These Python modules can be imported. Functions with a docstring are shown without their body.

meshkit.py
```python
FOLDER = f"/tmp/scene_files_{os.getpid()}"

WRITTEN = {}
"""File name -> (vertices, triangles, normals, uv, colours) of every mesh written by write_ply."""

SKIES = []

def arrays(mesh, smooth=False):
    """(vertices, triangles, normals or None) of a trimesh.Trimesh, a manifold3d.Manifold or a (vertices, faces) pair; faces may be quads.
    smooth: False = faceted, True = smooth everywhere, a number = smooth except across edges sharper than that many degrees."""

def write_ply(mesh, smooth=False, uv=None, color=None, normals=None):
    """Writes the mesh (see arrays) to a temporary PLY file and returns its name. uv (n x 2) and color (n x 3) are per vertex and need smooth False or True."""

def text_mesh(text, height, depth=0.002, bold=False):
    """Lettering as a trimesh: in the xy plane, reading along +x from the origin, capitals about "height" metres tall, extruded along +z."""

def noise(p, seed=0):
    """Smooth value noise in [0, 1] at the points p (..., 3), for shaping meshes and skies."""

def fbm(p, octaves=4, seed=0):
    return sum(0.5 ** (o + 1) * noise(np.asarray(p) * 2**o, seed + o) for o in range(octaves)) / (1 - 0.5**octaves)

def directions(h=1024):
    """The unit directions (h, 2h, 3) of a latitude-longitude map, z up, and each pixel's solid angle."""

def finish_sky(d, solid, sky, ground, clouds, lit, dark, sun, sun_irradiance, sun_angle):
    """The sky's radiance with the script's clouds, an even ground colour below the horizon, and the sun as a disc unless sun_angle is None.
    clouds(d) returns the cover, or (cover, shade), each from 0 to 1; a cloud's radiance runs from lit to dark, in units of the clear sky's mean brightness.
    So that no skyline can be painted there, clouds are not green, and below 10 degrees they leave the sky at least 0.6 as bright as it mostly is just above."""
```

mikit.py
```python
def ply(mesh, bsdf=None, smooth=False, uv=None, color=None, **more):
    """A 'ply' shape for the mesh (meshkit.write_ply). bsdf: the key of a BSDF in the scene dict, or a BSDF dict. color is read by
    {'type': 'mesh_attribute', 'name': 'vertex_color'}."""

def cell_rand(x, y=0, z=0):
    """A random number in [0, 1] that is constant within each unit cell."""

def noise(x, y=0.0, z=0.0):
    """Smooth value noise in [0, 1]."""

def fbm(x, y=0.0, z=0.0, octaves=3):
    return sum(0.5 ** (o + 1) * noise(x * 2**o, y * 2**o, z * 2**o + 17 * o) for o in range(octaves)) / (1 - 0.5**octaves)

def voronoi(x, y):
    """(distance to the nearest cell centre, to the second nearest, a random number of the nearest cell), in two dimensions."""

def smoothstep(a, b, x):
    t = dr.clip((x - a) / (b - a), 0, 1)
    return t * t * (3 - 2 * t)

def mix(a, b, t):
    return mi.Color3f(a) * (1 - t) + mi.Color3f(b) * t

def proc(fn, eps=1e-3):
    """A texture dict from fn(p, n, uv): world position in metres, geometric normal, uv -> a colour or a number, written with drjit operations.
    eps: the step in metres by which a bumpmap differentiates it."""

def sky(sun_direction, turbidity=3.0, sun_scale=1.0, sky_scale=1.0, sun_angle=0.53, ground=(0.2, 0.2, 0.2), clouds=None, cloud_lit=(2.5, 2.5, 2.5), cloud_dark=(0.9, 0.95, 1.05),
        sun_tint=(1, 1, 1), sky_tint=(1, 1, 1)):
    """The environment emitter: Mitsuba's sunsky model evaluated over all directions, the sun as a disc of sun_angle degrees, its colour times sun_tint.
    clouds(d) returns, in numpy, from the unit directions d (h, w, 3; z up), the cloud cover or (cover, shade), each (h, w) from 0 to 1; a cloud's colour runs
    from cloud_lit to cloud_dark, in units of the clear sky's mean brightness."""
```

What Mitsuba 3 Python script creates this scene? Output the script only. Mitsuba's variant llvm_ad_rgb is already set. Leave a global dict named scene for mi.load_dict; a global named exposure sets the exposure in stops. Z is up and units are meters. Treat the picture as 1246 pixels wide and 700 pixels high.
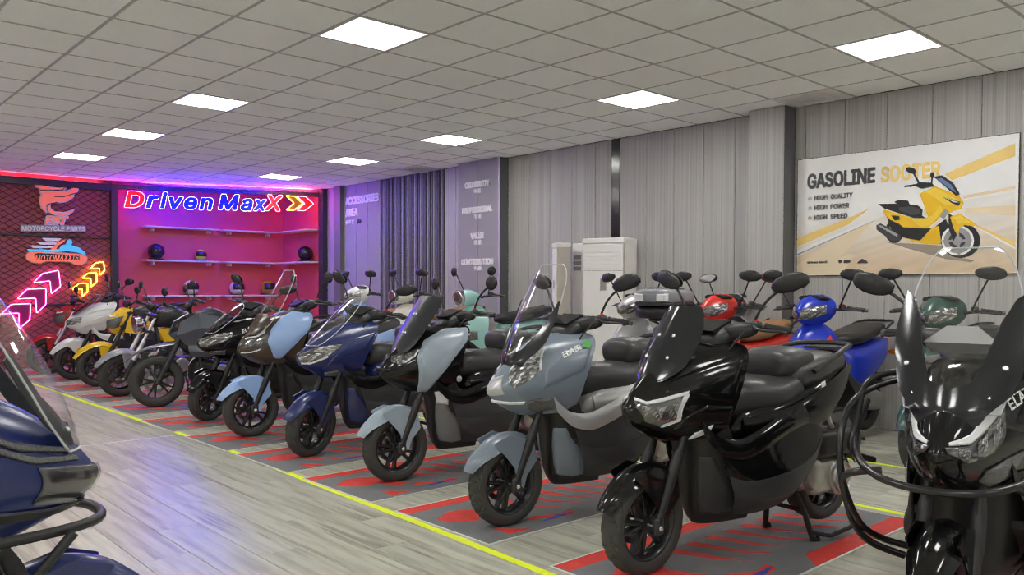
import math, random
import numpy as np, trimesh, drjit as dr, mitsuba as mi, mikit, meshkit
from scipy.interpolate import PchipInterpolator
from shapely.geometry import Polygon, box as sbox
from shapely import affinity
T = mi.ScalarTransform4f
scene, labels = {}, {}
PI = math.pi
# ------------------------------------------------------------------ camera, light, exposure
F_PX, YAW, PITCH, ROLL, CAM_H, SHIFT = 997.6, 0.7377, -0.0274, 0.00247, 1.30, 29.0
CEIL = 3.127
WALL_X, FAR_Y, NICHE_Y = 7.68, 15.0, 15.2
LEFT_X, FRONT_Y = -3.6, -3.3
fw = np.array([math.sin(YAW) * math.cos(PITCH), math.cos(YAW) * math.cos(PITCH), math.sin(PITCH)])
rt = np.array([math.cos(YAW), -math.sin(YAW), 0.0])
upv = math.cos(ROLL) * np.cross(rt, fw) - math.sin(ROLL) * rt
scene['camera'] = {'type': 'perspective', 'fov': math.degrees(2 * math.atan(623 / F_PX)), 'fov_axis': 'x', 'near_clip': 0.05, 'far_clip': 100.0,
                   'principal_point_offset_x': 0.0, 'principal_point_offset_y': -SHIFT / 700,
                   'to_world': T().look_at(origin=[0, 0, CAM_H], target=[float(v) for v in np.array([0, 0, CAM_H]) + fw], up=[float(v) for v in upv])}
exposure = 1.5
PANEL_RADIANCE = (7.6, 7.5, 7.25)
NEON = 1.0
# faint even light of the rest of the shop, which the room is open to behind the photographer
# ------------------------------------------------------------------ helpers
used = {}
def numbered(name):
    n = used.get(name, -1) + 1
    used[name] = n
    return name if n == 0 else f'{name}_{n:03d}'
def tag(key, label=None, cat=None, group=None, kind=None):
    d = labels.setdefault(key, {})
    for k, v in (('label', label), ('category', cat), ('group', group), ('kind', kind)):
        if v: d[k] = v
    return key
def put(key, mesh, mat, smooth=False, to_world=None, **kw):
    """ONE entry of the scene."""
    d = mesh if isinstance(mesh, dict) else mikit.ply(mesh, None, smooth)
    e = {**d, 'bsdf': {'type': 'ref', 'id': 'mat_' + mat}, **kw}
    if to_world is not None: e['to_world'] = to_world
    scene[key] = e
    return key
def obj(name, mesh, mat, parent=None, smooth=False, **kw):
    return put(numbered(f'{parent}__{name}' if parent else name), mesh, mat, smooth, **kw)
def cat_(*ms): return trimesh.util.concatenate([m for m in ms if m is not None])
def rgb(*c): return {'type': 'rgb', 'value': list(c)}
def srgb(r, g, b):
    return [((c / 255) / 12.92 if c / 255 < 0.04045 else ((c / 255 + 0.055) / 1.055) ** 2.4) for c in (r, g, b)]
def box(x0, x1, y0, y1, z0, z1, bev=0.0):
    """An axis-aligned box with chamfered edges."""
    x0, x1 = min(x0, x1), max(x0, x1); y0, y1 = min(y0, y1), max(y0, y1); z0, z1 = min(z0, z1), max(z0, z1)
    if bev <= 0:
        m = trimesh.creation.box((x1 - x0, y1 - y0, z1 - z0)); m.apply_translation(((x0 + x1) / 2, (y0 + y1) / 2, (z0 + z1) / 2)); return m
    b = min(bev, 0.45 * (x1 - x0), 0.45 * (y1 - y0), 0.45 * (z1 - z0)); P = []
    for sx in (0, 1):
        for sy in (0, 1):
            for sz in (0, 1):
                X, Y, Z = (x1 if sx else x0), (y1 if sy else y0), (z1 if sz else z0)
                dx, dy, dz = (-b if sx else b), (-b if sy else b), (-b if sz else b)
                P += [(X, Y + dy, Z + dz), (X + dx, Y, Z + dz), (X + dx, Y + dy, Z)]
    return trimesh.convex.convex_hull(np.array(P))
def hull(P): return trimesh.convex.convex_hull(np.array(P, float))
def spline(P, n):
    P = np.asarray(P, float)
    if len(P) == 2: return P[0] + (P[1] - P[0]) * np.linspace(0, 1, n)[:, None]
    d = np.r_[0, np.cumsum(np.maximum(np.linalg.norm(np.diff(P, axis=0), axis=1), 1e-6))]
    from scipy.interpolate import CubicSpline
    return CubicSpline(d, P, bc_type='natural')(np.linspace(0, d[-1], n))
def tube(path, r, n=8, caps=True, closed=False):
    """A round tube along a polyline; r a number or one per point."""
    P = np.asarray(path, float); k = len(P); r = np.broadcast_to(np.asarray(r, float), (k,))
    if closed: t = np.roll(P, -1, 0) - np.roll(P, 1, 0)
    else: t = np.gradient(P, axis=0)
    t = t / np.maximum(np.linalg.norm(t, axis=1, keepdims=True), 1e-9)
    a = np.array([0, 0, 1.0]) if abs(t[0][2]) < 0.9 else np.array([1.0, 0, 0]); V = []
    for i in range(k):
        a = a - t[i] * (a @ t[i])
        if np.linalg.norm(a) < 1e-6: a = np.cross(t[i], [0.3, 0.5, 0.8])
        a = a / np.linalg.norm(a); b = np.cross(t[i], a)
        ang = np.arange(n) * 2 * PI / n
        V.append(P[i] + r[i] * (np.cos(ang)[:, None] * a + np.sin(ang)[:, None] * b))
    V = np.vstack(V); Fc = []
    for i in range(k if closed else k - 1):
        for j in range(n):
            q = [i * n + j, i * n + (j + 1) % n, ((i + 1) % k) * n + (j + 1) % n, ((i + 1) % k) * n + j]
            Fc += [[q[0], q[1], q[2]], [q[0], q[2], q[3]]]
    if caps and not closed:
        V = np.vstack([V, P[0], P[-1]]); e = len(V) - 2
        for j in range(n): Fc += [[e, (j + 1) % n, j], [e + 1, (k - 1) * n + j, (k - 1) * n + (j + 1) % n]]
    return trimesh.Trimesh(V, Fc, process=False)
def rod(p, q, r, n=10): return tube(np.array([p, q], float), r, n)
def lathe(prof, n=32, axis='y'):
    """Revolves (radius, height) points about an axis."""
    prof = np.asarray(prof, float); ang = np.arange(n) * 2 * PI / n; k = len(prof)
    V = np.stack([np.outer(prof[:, 0], np.cos(ang)), np.outer(prof[:, 0], np.sin(ang)), np.repeat(prof[:, 1][:, None], n, 1)], -1).reshape(-1, 3)
    Fc = []
    for i in range(k - 1):
        for j in range(n):
            a, b, c, d = i * n + j, i * n + (j + 1) % n, (i + 1) * n + (j + 1) % n, (i + 1) * n + j
            Fc += [[a, b, c], [a, c, d]]
    V = {'z': V, 'y': V[:, [1, 2, 0]], 'x': V[:, [2, 0, 1]]}[axis]
    m = trimesh.Trimesh(V, Fc, process=True)
    return m
def xf(m, M):
    m = m.copy(); m.apply_transform(np.asarray(M, float)); return m
def mv(m, x=0, y=0, z=0): m = m.copy(); m.apply_translation((x, y, z)); return m
def rot(m, deg, axis, pt=(0, 0, 0)): return xf(m, trimesh.transformations.rotation_matrix(math.radians(deg), axis, pt))
def flip(m): m = m.copy(); m.vertices[:, 1] *= -1; m.invert(); return m
def polys(g): return [p for p in getattr(g, 'geoms', [g]) if isinstance(p, Polygon) and p.area > 1e-9]
def prism(poly, depth, bev=0.0):
    """A polygon extruded along +z, its front edge chamfered."""
    out = []
    for p in polys(poly if not isinstance(poly, (list, np.ndarray)) else Polygon(poly).buffer(0)):
        if bev > 0:
            ins = p.buffer(-bev, join_style=2)
            if polys(ins) and len(polys(ins)) == 1 and len(ins.exterior.coords) == len(p.exterior.coords) and not p.interiors:
                a = trimesh.creation.extrude_polygon(p, depth - bev, engine='earcut'); out.append(a)
                A, B = np.array(p.exterior.coords)[:-1], np.array(ins.exterior.coords)[:-1]
                k = np.argmin(np.linalg.norm(B - A[0], axis=1)); B = np.roll(B, -k, 0); n = len(A)
                V = np.vstack([np.c_[A, np.full(n, depth - bev)], np.c_[B, np.full(n, depth)]])
                fs = [[i, (i + 1) % n, n + (i + 1) % n] for i in range(n)] + [[i, n + (i + 1) % n, n + i] for i in range(n)]
                out.append(trimesh.Trimesh(V, fs, process=False))
                c = trimesh.creation.extrude_polygon(ins, 0.0005, engine='earcut'); c.apply_translation((0, 0, depth - 0.0005)); out.append(c)
                continue
        out.append(trimesh.creation.extrude_polygon(p, depth, engine='earcut'))
    return cat_(*out)
def sheet(G, thick=0.003, wrap=False):
    """A grid of points (nv, nu, 3) as a closed shell of the given thickness (towards the grid's back)."""
    G = np.asarray(G, float); nv, nu = G.shape[:2]
    du, dv = np.gradient(G, axis=1), np.gradient(G, axis=0)
    N = np.cross(du, dv); N /= np.maximum(np.linalg.norm(N, axis=2, keepdims=True), 1e-9)
    B = G - N * thick
    V = np.vstack([G.reshape(-1, 3), B.reshape(-1, 3)]); o = nv * nu
    i, j = np.meshgrid(np.arange(nv - 1), np.arange(nu - 1), indexing='ij'); a = (i * nu + j).ravel()
    q = np.stack([a, a + 1, a + nu + 1, a + nu], 1)
    f = np.vstack([q[:, [0, 1, 2]], q[:, [0, 2, 3]]]); fb = f[:, ::-1] + o; rim = []
    ring = [(0, k) for k in range(nu)] + [(k, nu - 1) for k in range(1, nv)] + [(nv - 1, k) for k in range(nu - 2, -1, -1)] + [(k, 0) for k in range(nv - 2, 0, -1)]
    ids = [r * nu + c for r, c in ring]
    for a, b in zip(ids, ids[1:] + ids[:1]): rim += [[b, a, a + o], [b, a + o, b + o]]
    return trimesh.Trimesh(V, np.vstack([f, fb, rim]), process=False)
def resample(P, n):
    P = np.asarray(P, float); d = np.r_[0, np.cumsum(np.linalg.norm(np.diff(P, axis=0), axis=1))]
    return np.stack([np.interp(np.linspace(0, d[-1], n), d, P[:, k]) for k in range(P.shape[1])], 1)
def net(rows, nu=14, nv=14, thick=0.004, linear=False):
    """A smooth shell through a grid of control points (rows of equal length)."""
    R = np.asarray(rows, float); nr, nc = R.shape[:2]
    def up(A, n, ax):
        k = A.shape[ax]
        if k == 2 or linear:
            from scipy.interpolate import interp1d
            return interp1d(np.arange(k), A, axis=ax)(np.linspace(0, k - 1, n))
        return PchipInterpolator(np.arange(k), A, axis=ax)(np.linspace(0, k - 1, n))
    return sheet(up(up(R, nu, 1), nv, 0), thick)
def loft(rings, caps=True):
    """Closed rings of equal length (k, n, 3) joined to a solid."""
    R = np.asarray(rings, float); k, n = R.shape[:2]; V = R.reshape(-1, 3); f = []
    for i in range(k - 1):
        for j in range(n):
            a, b, c, d = i * n + j, i * n + (j + 1) % n, (i + 1) * n + (j + 1) % n, (i + 1) * n + j
            f += [[a, b, c], [a, c, d]]
    if caps:
        V = np.vstack([V, R[0].mean(0), R[-1].mean(0)]); e = k * n
        for j in range(n): f += [[e, (j + 1) % n, j], [e + 1, (k - 1) * n + j, (k - 1) * n + (j + 1) % n]]
    m = trimesh.Trimesh(V, f, process=False)
    if m.volume < 0: m.invert()
    return m
def pod(stations, n=24, m=16, ex=2.6, axis='x'):
    """A body along x: stations (x, y, z centre, half width, half height[, exponent]) with super-elliptic sections, smoothly joined."""
    S = np.array([list(s) + [ex] * (6 - len(s)) for s in stations], float)
    u = np.r_[0, np.cumsum(np.maximum(np.linalg.norm(np.diff(S[:, :3], axis=0), axis=1), 1e-4))]
    Q = PchipInterpolator(u, S)(np.linspace(0, u[-1], m)) if len(S) > 2 else S[0] + (S[-1] - S[0]) * np.linspace(0, 1, m)[:, None]
    a = np.arange(n) * 2 * PI / n; c, s = np.cos(a), np.sin(a); R = []
    for x, y, z, w, h, e in Q:
        R.append(np.stack([np.full(n, x), y + w * np.sign(c) * np.abs(c) ** (2 / e), z + h * np.sign(s) * np.abs(s) ** (2 / e)], 1))
    R = np.array(R)
    if axis == 'y': R = R[..., [1, 0, 2]]
    if axis == 'z': R = R[..., [2, 1, 0]]
    return loft(R)
def text_poly(s, h, bold=False):
    """The outlines of a line of lettering as shapely polygons, from its mesh's front face."""
    m = meshkit.text_mesh(s, h, 0.01, bold); v = np.round(m.vertices, 6)
    f = m.faces[(v[m.faces][:, :, 2] < 1e-5).all(1)]
    from shapely.ops import unary_union
    return unary_union([Polygon(v[t][:, :2]).buffer(1e-6) for t in f])
def frame_to(origin, xdir, ydir):
    """The matrix that lays a mesh drawn in xy (z out) at origin."""
    X = np.array(xdir, float); X /= np.linalg.norm(X); Y = np.array(ydir, float); Y -= X * (X @ Y); Y /= np.linalg.norm(Y)
    M = np.eye(4); M[:3, 0], M[:3, 1], M[:3, 2], M[:3, 3] = X, Y, np.cross(X, Y), origin
    return M
mats = {}
def mat(name, bsdf, two=True):
    scene['mat_' + name] = {'type': 'twosided', 'b': bsdf} if two else bsdf
def paint(name, c, rough=0.32, coat=1.0, metal=0.0, spec=0.5):
    mat(name, {'type': 'principled', 'base_color': rgb(*c) if not isinstance(c, dict) else c, 'roughness': rough, 'metallic': metal, 'specular': spec, 'clearcoat': coat, 'clearcoat_gloss': 0.96})
def plain(name, c, rough=0.5, metal=0.0, spec=0.5):
    mat(name, {'type': 'principled', 'base_color': rgb(*c) if not isinstance(c, dict) else c, 'roughness': rough, 'metallic': metal, 'specular': spec})
def proc(fn, eps=1e-3): return mikit.proc(fn, eps)
noise, fbm, ss, mix, crand = mikit.noise, mikit.fbm, mikit.smoothstep, mikit.mix, mikit.cell_rand
# ------------------------------------------------------------------ materials
def _tile(p, n, uv):
    k = crand(dr.floor((p.x + 0.038) / 0.6), dr.floor(p.y / 0.6))
    g = 0.85 + 0.03 * (k - 0.5) + 0.03 * (fbm(p.x * 3, p.y * 3) - 0.5) + 0.05 * (noise(p.x * 140, p.y * 140) - 0.5)
    return mi.Color3f(g * 0.985, g * 1.01, g * 0.99)
plain('ceiling_tile', proc(_tile), 0.9, spec=0.2)
plain('ceiling_grid', (0.46, 0.46, 0.45), 0.7)
plain('white_metal', (0.75, 0.75, 0.74), 0.4)
def _plank(p, n, uv):
    r = crand(dr.floor(uv.x * 997), 3)
    gx, gy = p.x * 34 + 11 * r, p.y * 2.2 + 7 * r
    grain = fbm(gx, gy, r * 40, 4)
    fine = noise(p.x * 240, p.y * 9, r * 9)
    band = ss(0.45, 0.72, fbm(p.x * 9 + 5 * r, p.y * 1.1, r * 30, 3))
    c = mix(mi.Color3f(0.445, 0.445, 0.37), mi.Color3f(0.29, 0.285, 0.235), ss(0.30, 0.78, grain) * 0.75)
    c = mix(c, mi.Color3f(0.20, 0.18, 0.15), band * ss(0.5, 0.75, grain) * 0.55)
    return c * (0.90 + 0.14 * r) * (0.93 + 0.14 * fine)
mat('plank', {'type': 'principled', 'base_color': proc(_plank), 'roughness': 0.36, 'specular': 0.45})
plain('floor_joint', (0.30, 0.285, 0.25), 0.6)
plain('joint_strip', (0.72, 0.71, 0.66), 0.4)
plain('yellow_tape', (0.78, 0.88, 0.04), 0.4)
def _wall(p, n, uv):
    y = p.y + p.x
    s = noise(y * 95, p.z * 0.35, 1.0) * 0.5 + noise(y * 240, p.z * 0.6, 5.0) * 0.5
    b = noise(y * 1.6, p.z * 0.25, 9.0)
    g = 0.44 + 0.18 * (s - 0.5) + 0.05 * (b - 0.5)
    return mi.Color3f(g * 1.01, g * 0.99, g * 0.955)
mat('wall_panel', {'type': 'bumpmap', 'arbitrary': proc(lambda p, n, uv: 0.0012 * noise((p.y + p.x) * 130, p.z * 0.2, 2.0), 2e-3), 'scale': 1.0,
                   'b': {'type': 'principled', 'base_color': proc(_wall), 'roughness': 0.5, 'specular': 0.4}})
plain('wall_dark', (0.12, 0.12, 0.125), 0.55)
plain('wall_plain', (0.74, 0.74, 0.72), 0.7)
plain('lavender_wall', (0.33, 0.315, 0.335), 0.6)
plain('slat_light', (0.36, 0.35, 0.35), 0.5)
plain('slat_dark', (0.13, 0.13, 0.135), 0.5); plain('slat_gap', (0.045, 0.045, 0.05), 0.7)
plain('olive_post', (0.16, 0.16, 0.13), 0.6)
plain('red_wall', (0.66, 0.095, 0.11), 0.5)
plain('black_frame', (0.03, 0.03, 0.036), 0.28, spec=0.6)
plain('mesh_wire', (0.09, 0.03, 0.035), 0.5); plain('red_wall_mesh', (0.42, 0.09, 0.10), 0.5)
mat('steel_strip', {'type': 'principled', 'base_color': rgb(0.02, 0.02, 0.022), 'roughness': 0.16, 'specular': 0.9})
plain('white_plastic', (0.88, 0.87, 0.845), 0.35)
plain('beige_plastic', (0.52, 0.48, 0.42), 0.45)
plain('grey_plastic', (0.30, 0.30, 0.30), 0.4)
plain('shelf_white', (0.72, 0.68, 0.68), 0.35)
plain('letter_white', (0.88, 0.88, 0.88), 0.4)
plain('letter_dark', (0.05, 0.045, 0.04), 0.5)
# vehicles
mat('tyre', {'type': 'principled', 'base_color': rgb(0.052, 0.051, 0.048), 'roughness': 0.55, 'specular': 0.45})
paint('black', (0.003, 0.003, 0.0035), 0.06, 0.5, spec=0.35)
plain('matte_black', (0.018, 0.018, 0.019), 0.42)
plain('dark_plastic', (0.035, 0.036, 0.038), 0.42)
plain('soft_grey', (0.10, 0.10, 0.105), 0.45)
plain('vinyl', (0.050, 0.050, 0.052), 0.40, spec=0.6)
plain('vinyl_black', (0.016, 0.016, 0.017), 0.4)
plain('tan_seat', (0.32, 0.17, 0.075), 0.45)
mat('chrome', {'type': 'roughconductor', 'material': 'Cr', 'alpha': 0.06})
mat('steel', {'type': 'roughconductor', 'material': 'Al', 'alpha': 0.28})
plain('cast_alloy', (0.50, 0.49, 0.47), 0.33, metal=0.8)
plain('rim_black', (0.02, 0.02, 0.022), 0.28, spec=0.6)
plain('rotor', (0.22, 0.22, 0.22), 0.3, metal=0.9); plain('visor_matte', (0.014, 0.015, 0.02), 0.34)
paint('grey_blue', (0.175, 0.215, 0.265), 0.3)
paint('pale_grey_blue', (0.315, 0.385, 0.455), 0.3)
paint('mid_grey', (0.16, 0.17, 0.18), 0.35)
paint('silver', (0.50, 0.50, 0.51), 0.3, metal=0.35)
paint('navy', (0.012, 0.022, 0.115), 0.25)
paint('light_blue', (0.30, 0.46, 0.78), 0.3)
paint('slate', (0.085, 0.10, 0.125), 0.3)
paint('silver_grey', (0.27, 0.28, 0.31), 0.3)
paint('yellow', (0.80, 0.50, 0.012), 0.3)
paint('white', (0.72, 0.73, 0.71), 0.3)
paint('red', (0.45, 0.012, 0.015), 0.3)
paint('royal_blue', (0.012, 0.035, 0.48), 0.25)
paint('dark_green', (0.025, 0.075, 0.060), 0.25)
paint('mint', (0.36, 0.66, 0.62), 0.3)
paint('cream', (0.72, 0.70, 0.60), 0.3)
paint('bronze', (0.060, 0.040, 0.026), 0.2)
paint('scarlet', (0.62, 0.03, 0.02), 0.3)
plain('white_lamp', (0.80, 0.82, 0.84), 0.2)
plain('amber', (0.62, 0.20, 0.02), 0.25)
plain('red_lamp', (0.40, 0.01, 0.01), 0.2)
def _facet(p, n, uv):
    d1, d2, k = mikit.voronoi(uv.x * 9, uv.y * 7)
    return 0.006 * d1
def _facet_tone(p, n, uv):
    d1, d2, k = mikit.voronoi(uv.x * 9, uv.y * 7)
    v = 0.10 + 0.85 * k * k  # bright and dark facet reflections put into the base colour
    return mi.Color3f(v) * dr.select(d2 - d1 < 0.10, 0.35, 1.0)
mat('reflector', {'type': 'bumpmap', 'arbitrary': proc(_facet, 2e-3), 'scale': 1.0, 'b': {'type': 'principled', 'base_color': proc(_facet_tone), 'metallic': 0.9, 'roughness': 0.16, 'specular': 0.5}})
mat('lens', {'type': 'thindielectric', 'int_ior': 1.45}, two=False)
mat('clear_screen', {'type': 'thindielectric', 'int_ior': 1.5}, two=False)
mat('smoke_screen', {'type': 'thindielectric', 'int_ior': 1.5, 'specular_transmittance': rgb(0.30, 0.30, 0.31)}, two=False)
mat('bronze_screen', {'type': 'thindielectric', 'int_ior': 1.5, 'specular_transmittance': rgb(0.32, 0.20, 0.11)}, two=False)
mat('black_screen', {'type': 'principled', 'base_color': rgb(0.010, 0.011, 0.014), 'roughness': 0.12, 'specular': 0.55, 'clearcoat': 0.6, 'clearcoat_gloss': 0.95})
mat('mirror_glass', {'type': 'conductor', 'material': 'Ag'}, two=True)
plain('green_logo', (0.08, 0.42, 0.07), 0.4)
plain('coral', (0.95, 0.27, 0.15), 0.4)
plain('cyan_sign', (0.10, 0.66, 0.90), 0.4)
plain('lime', (0.62, 0.80, 0.05), 0.25)
paint('helmet_blue', (0.010, 0.012, 0.035), 0.2)
paint('gold', (0.45, 0.27, 0.02), 0.3)
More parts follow.
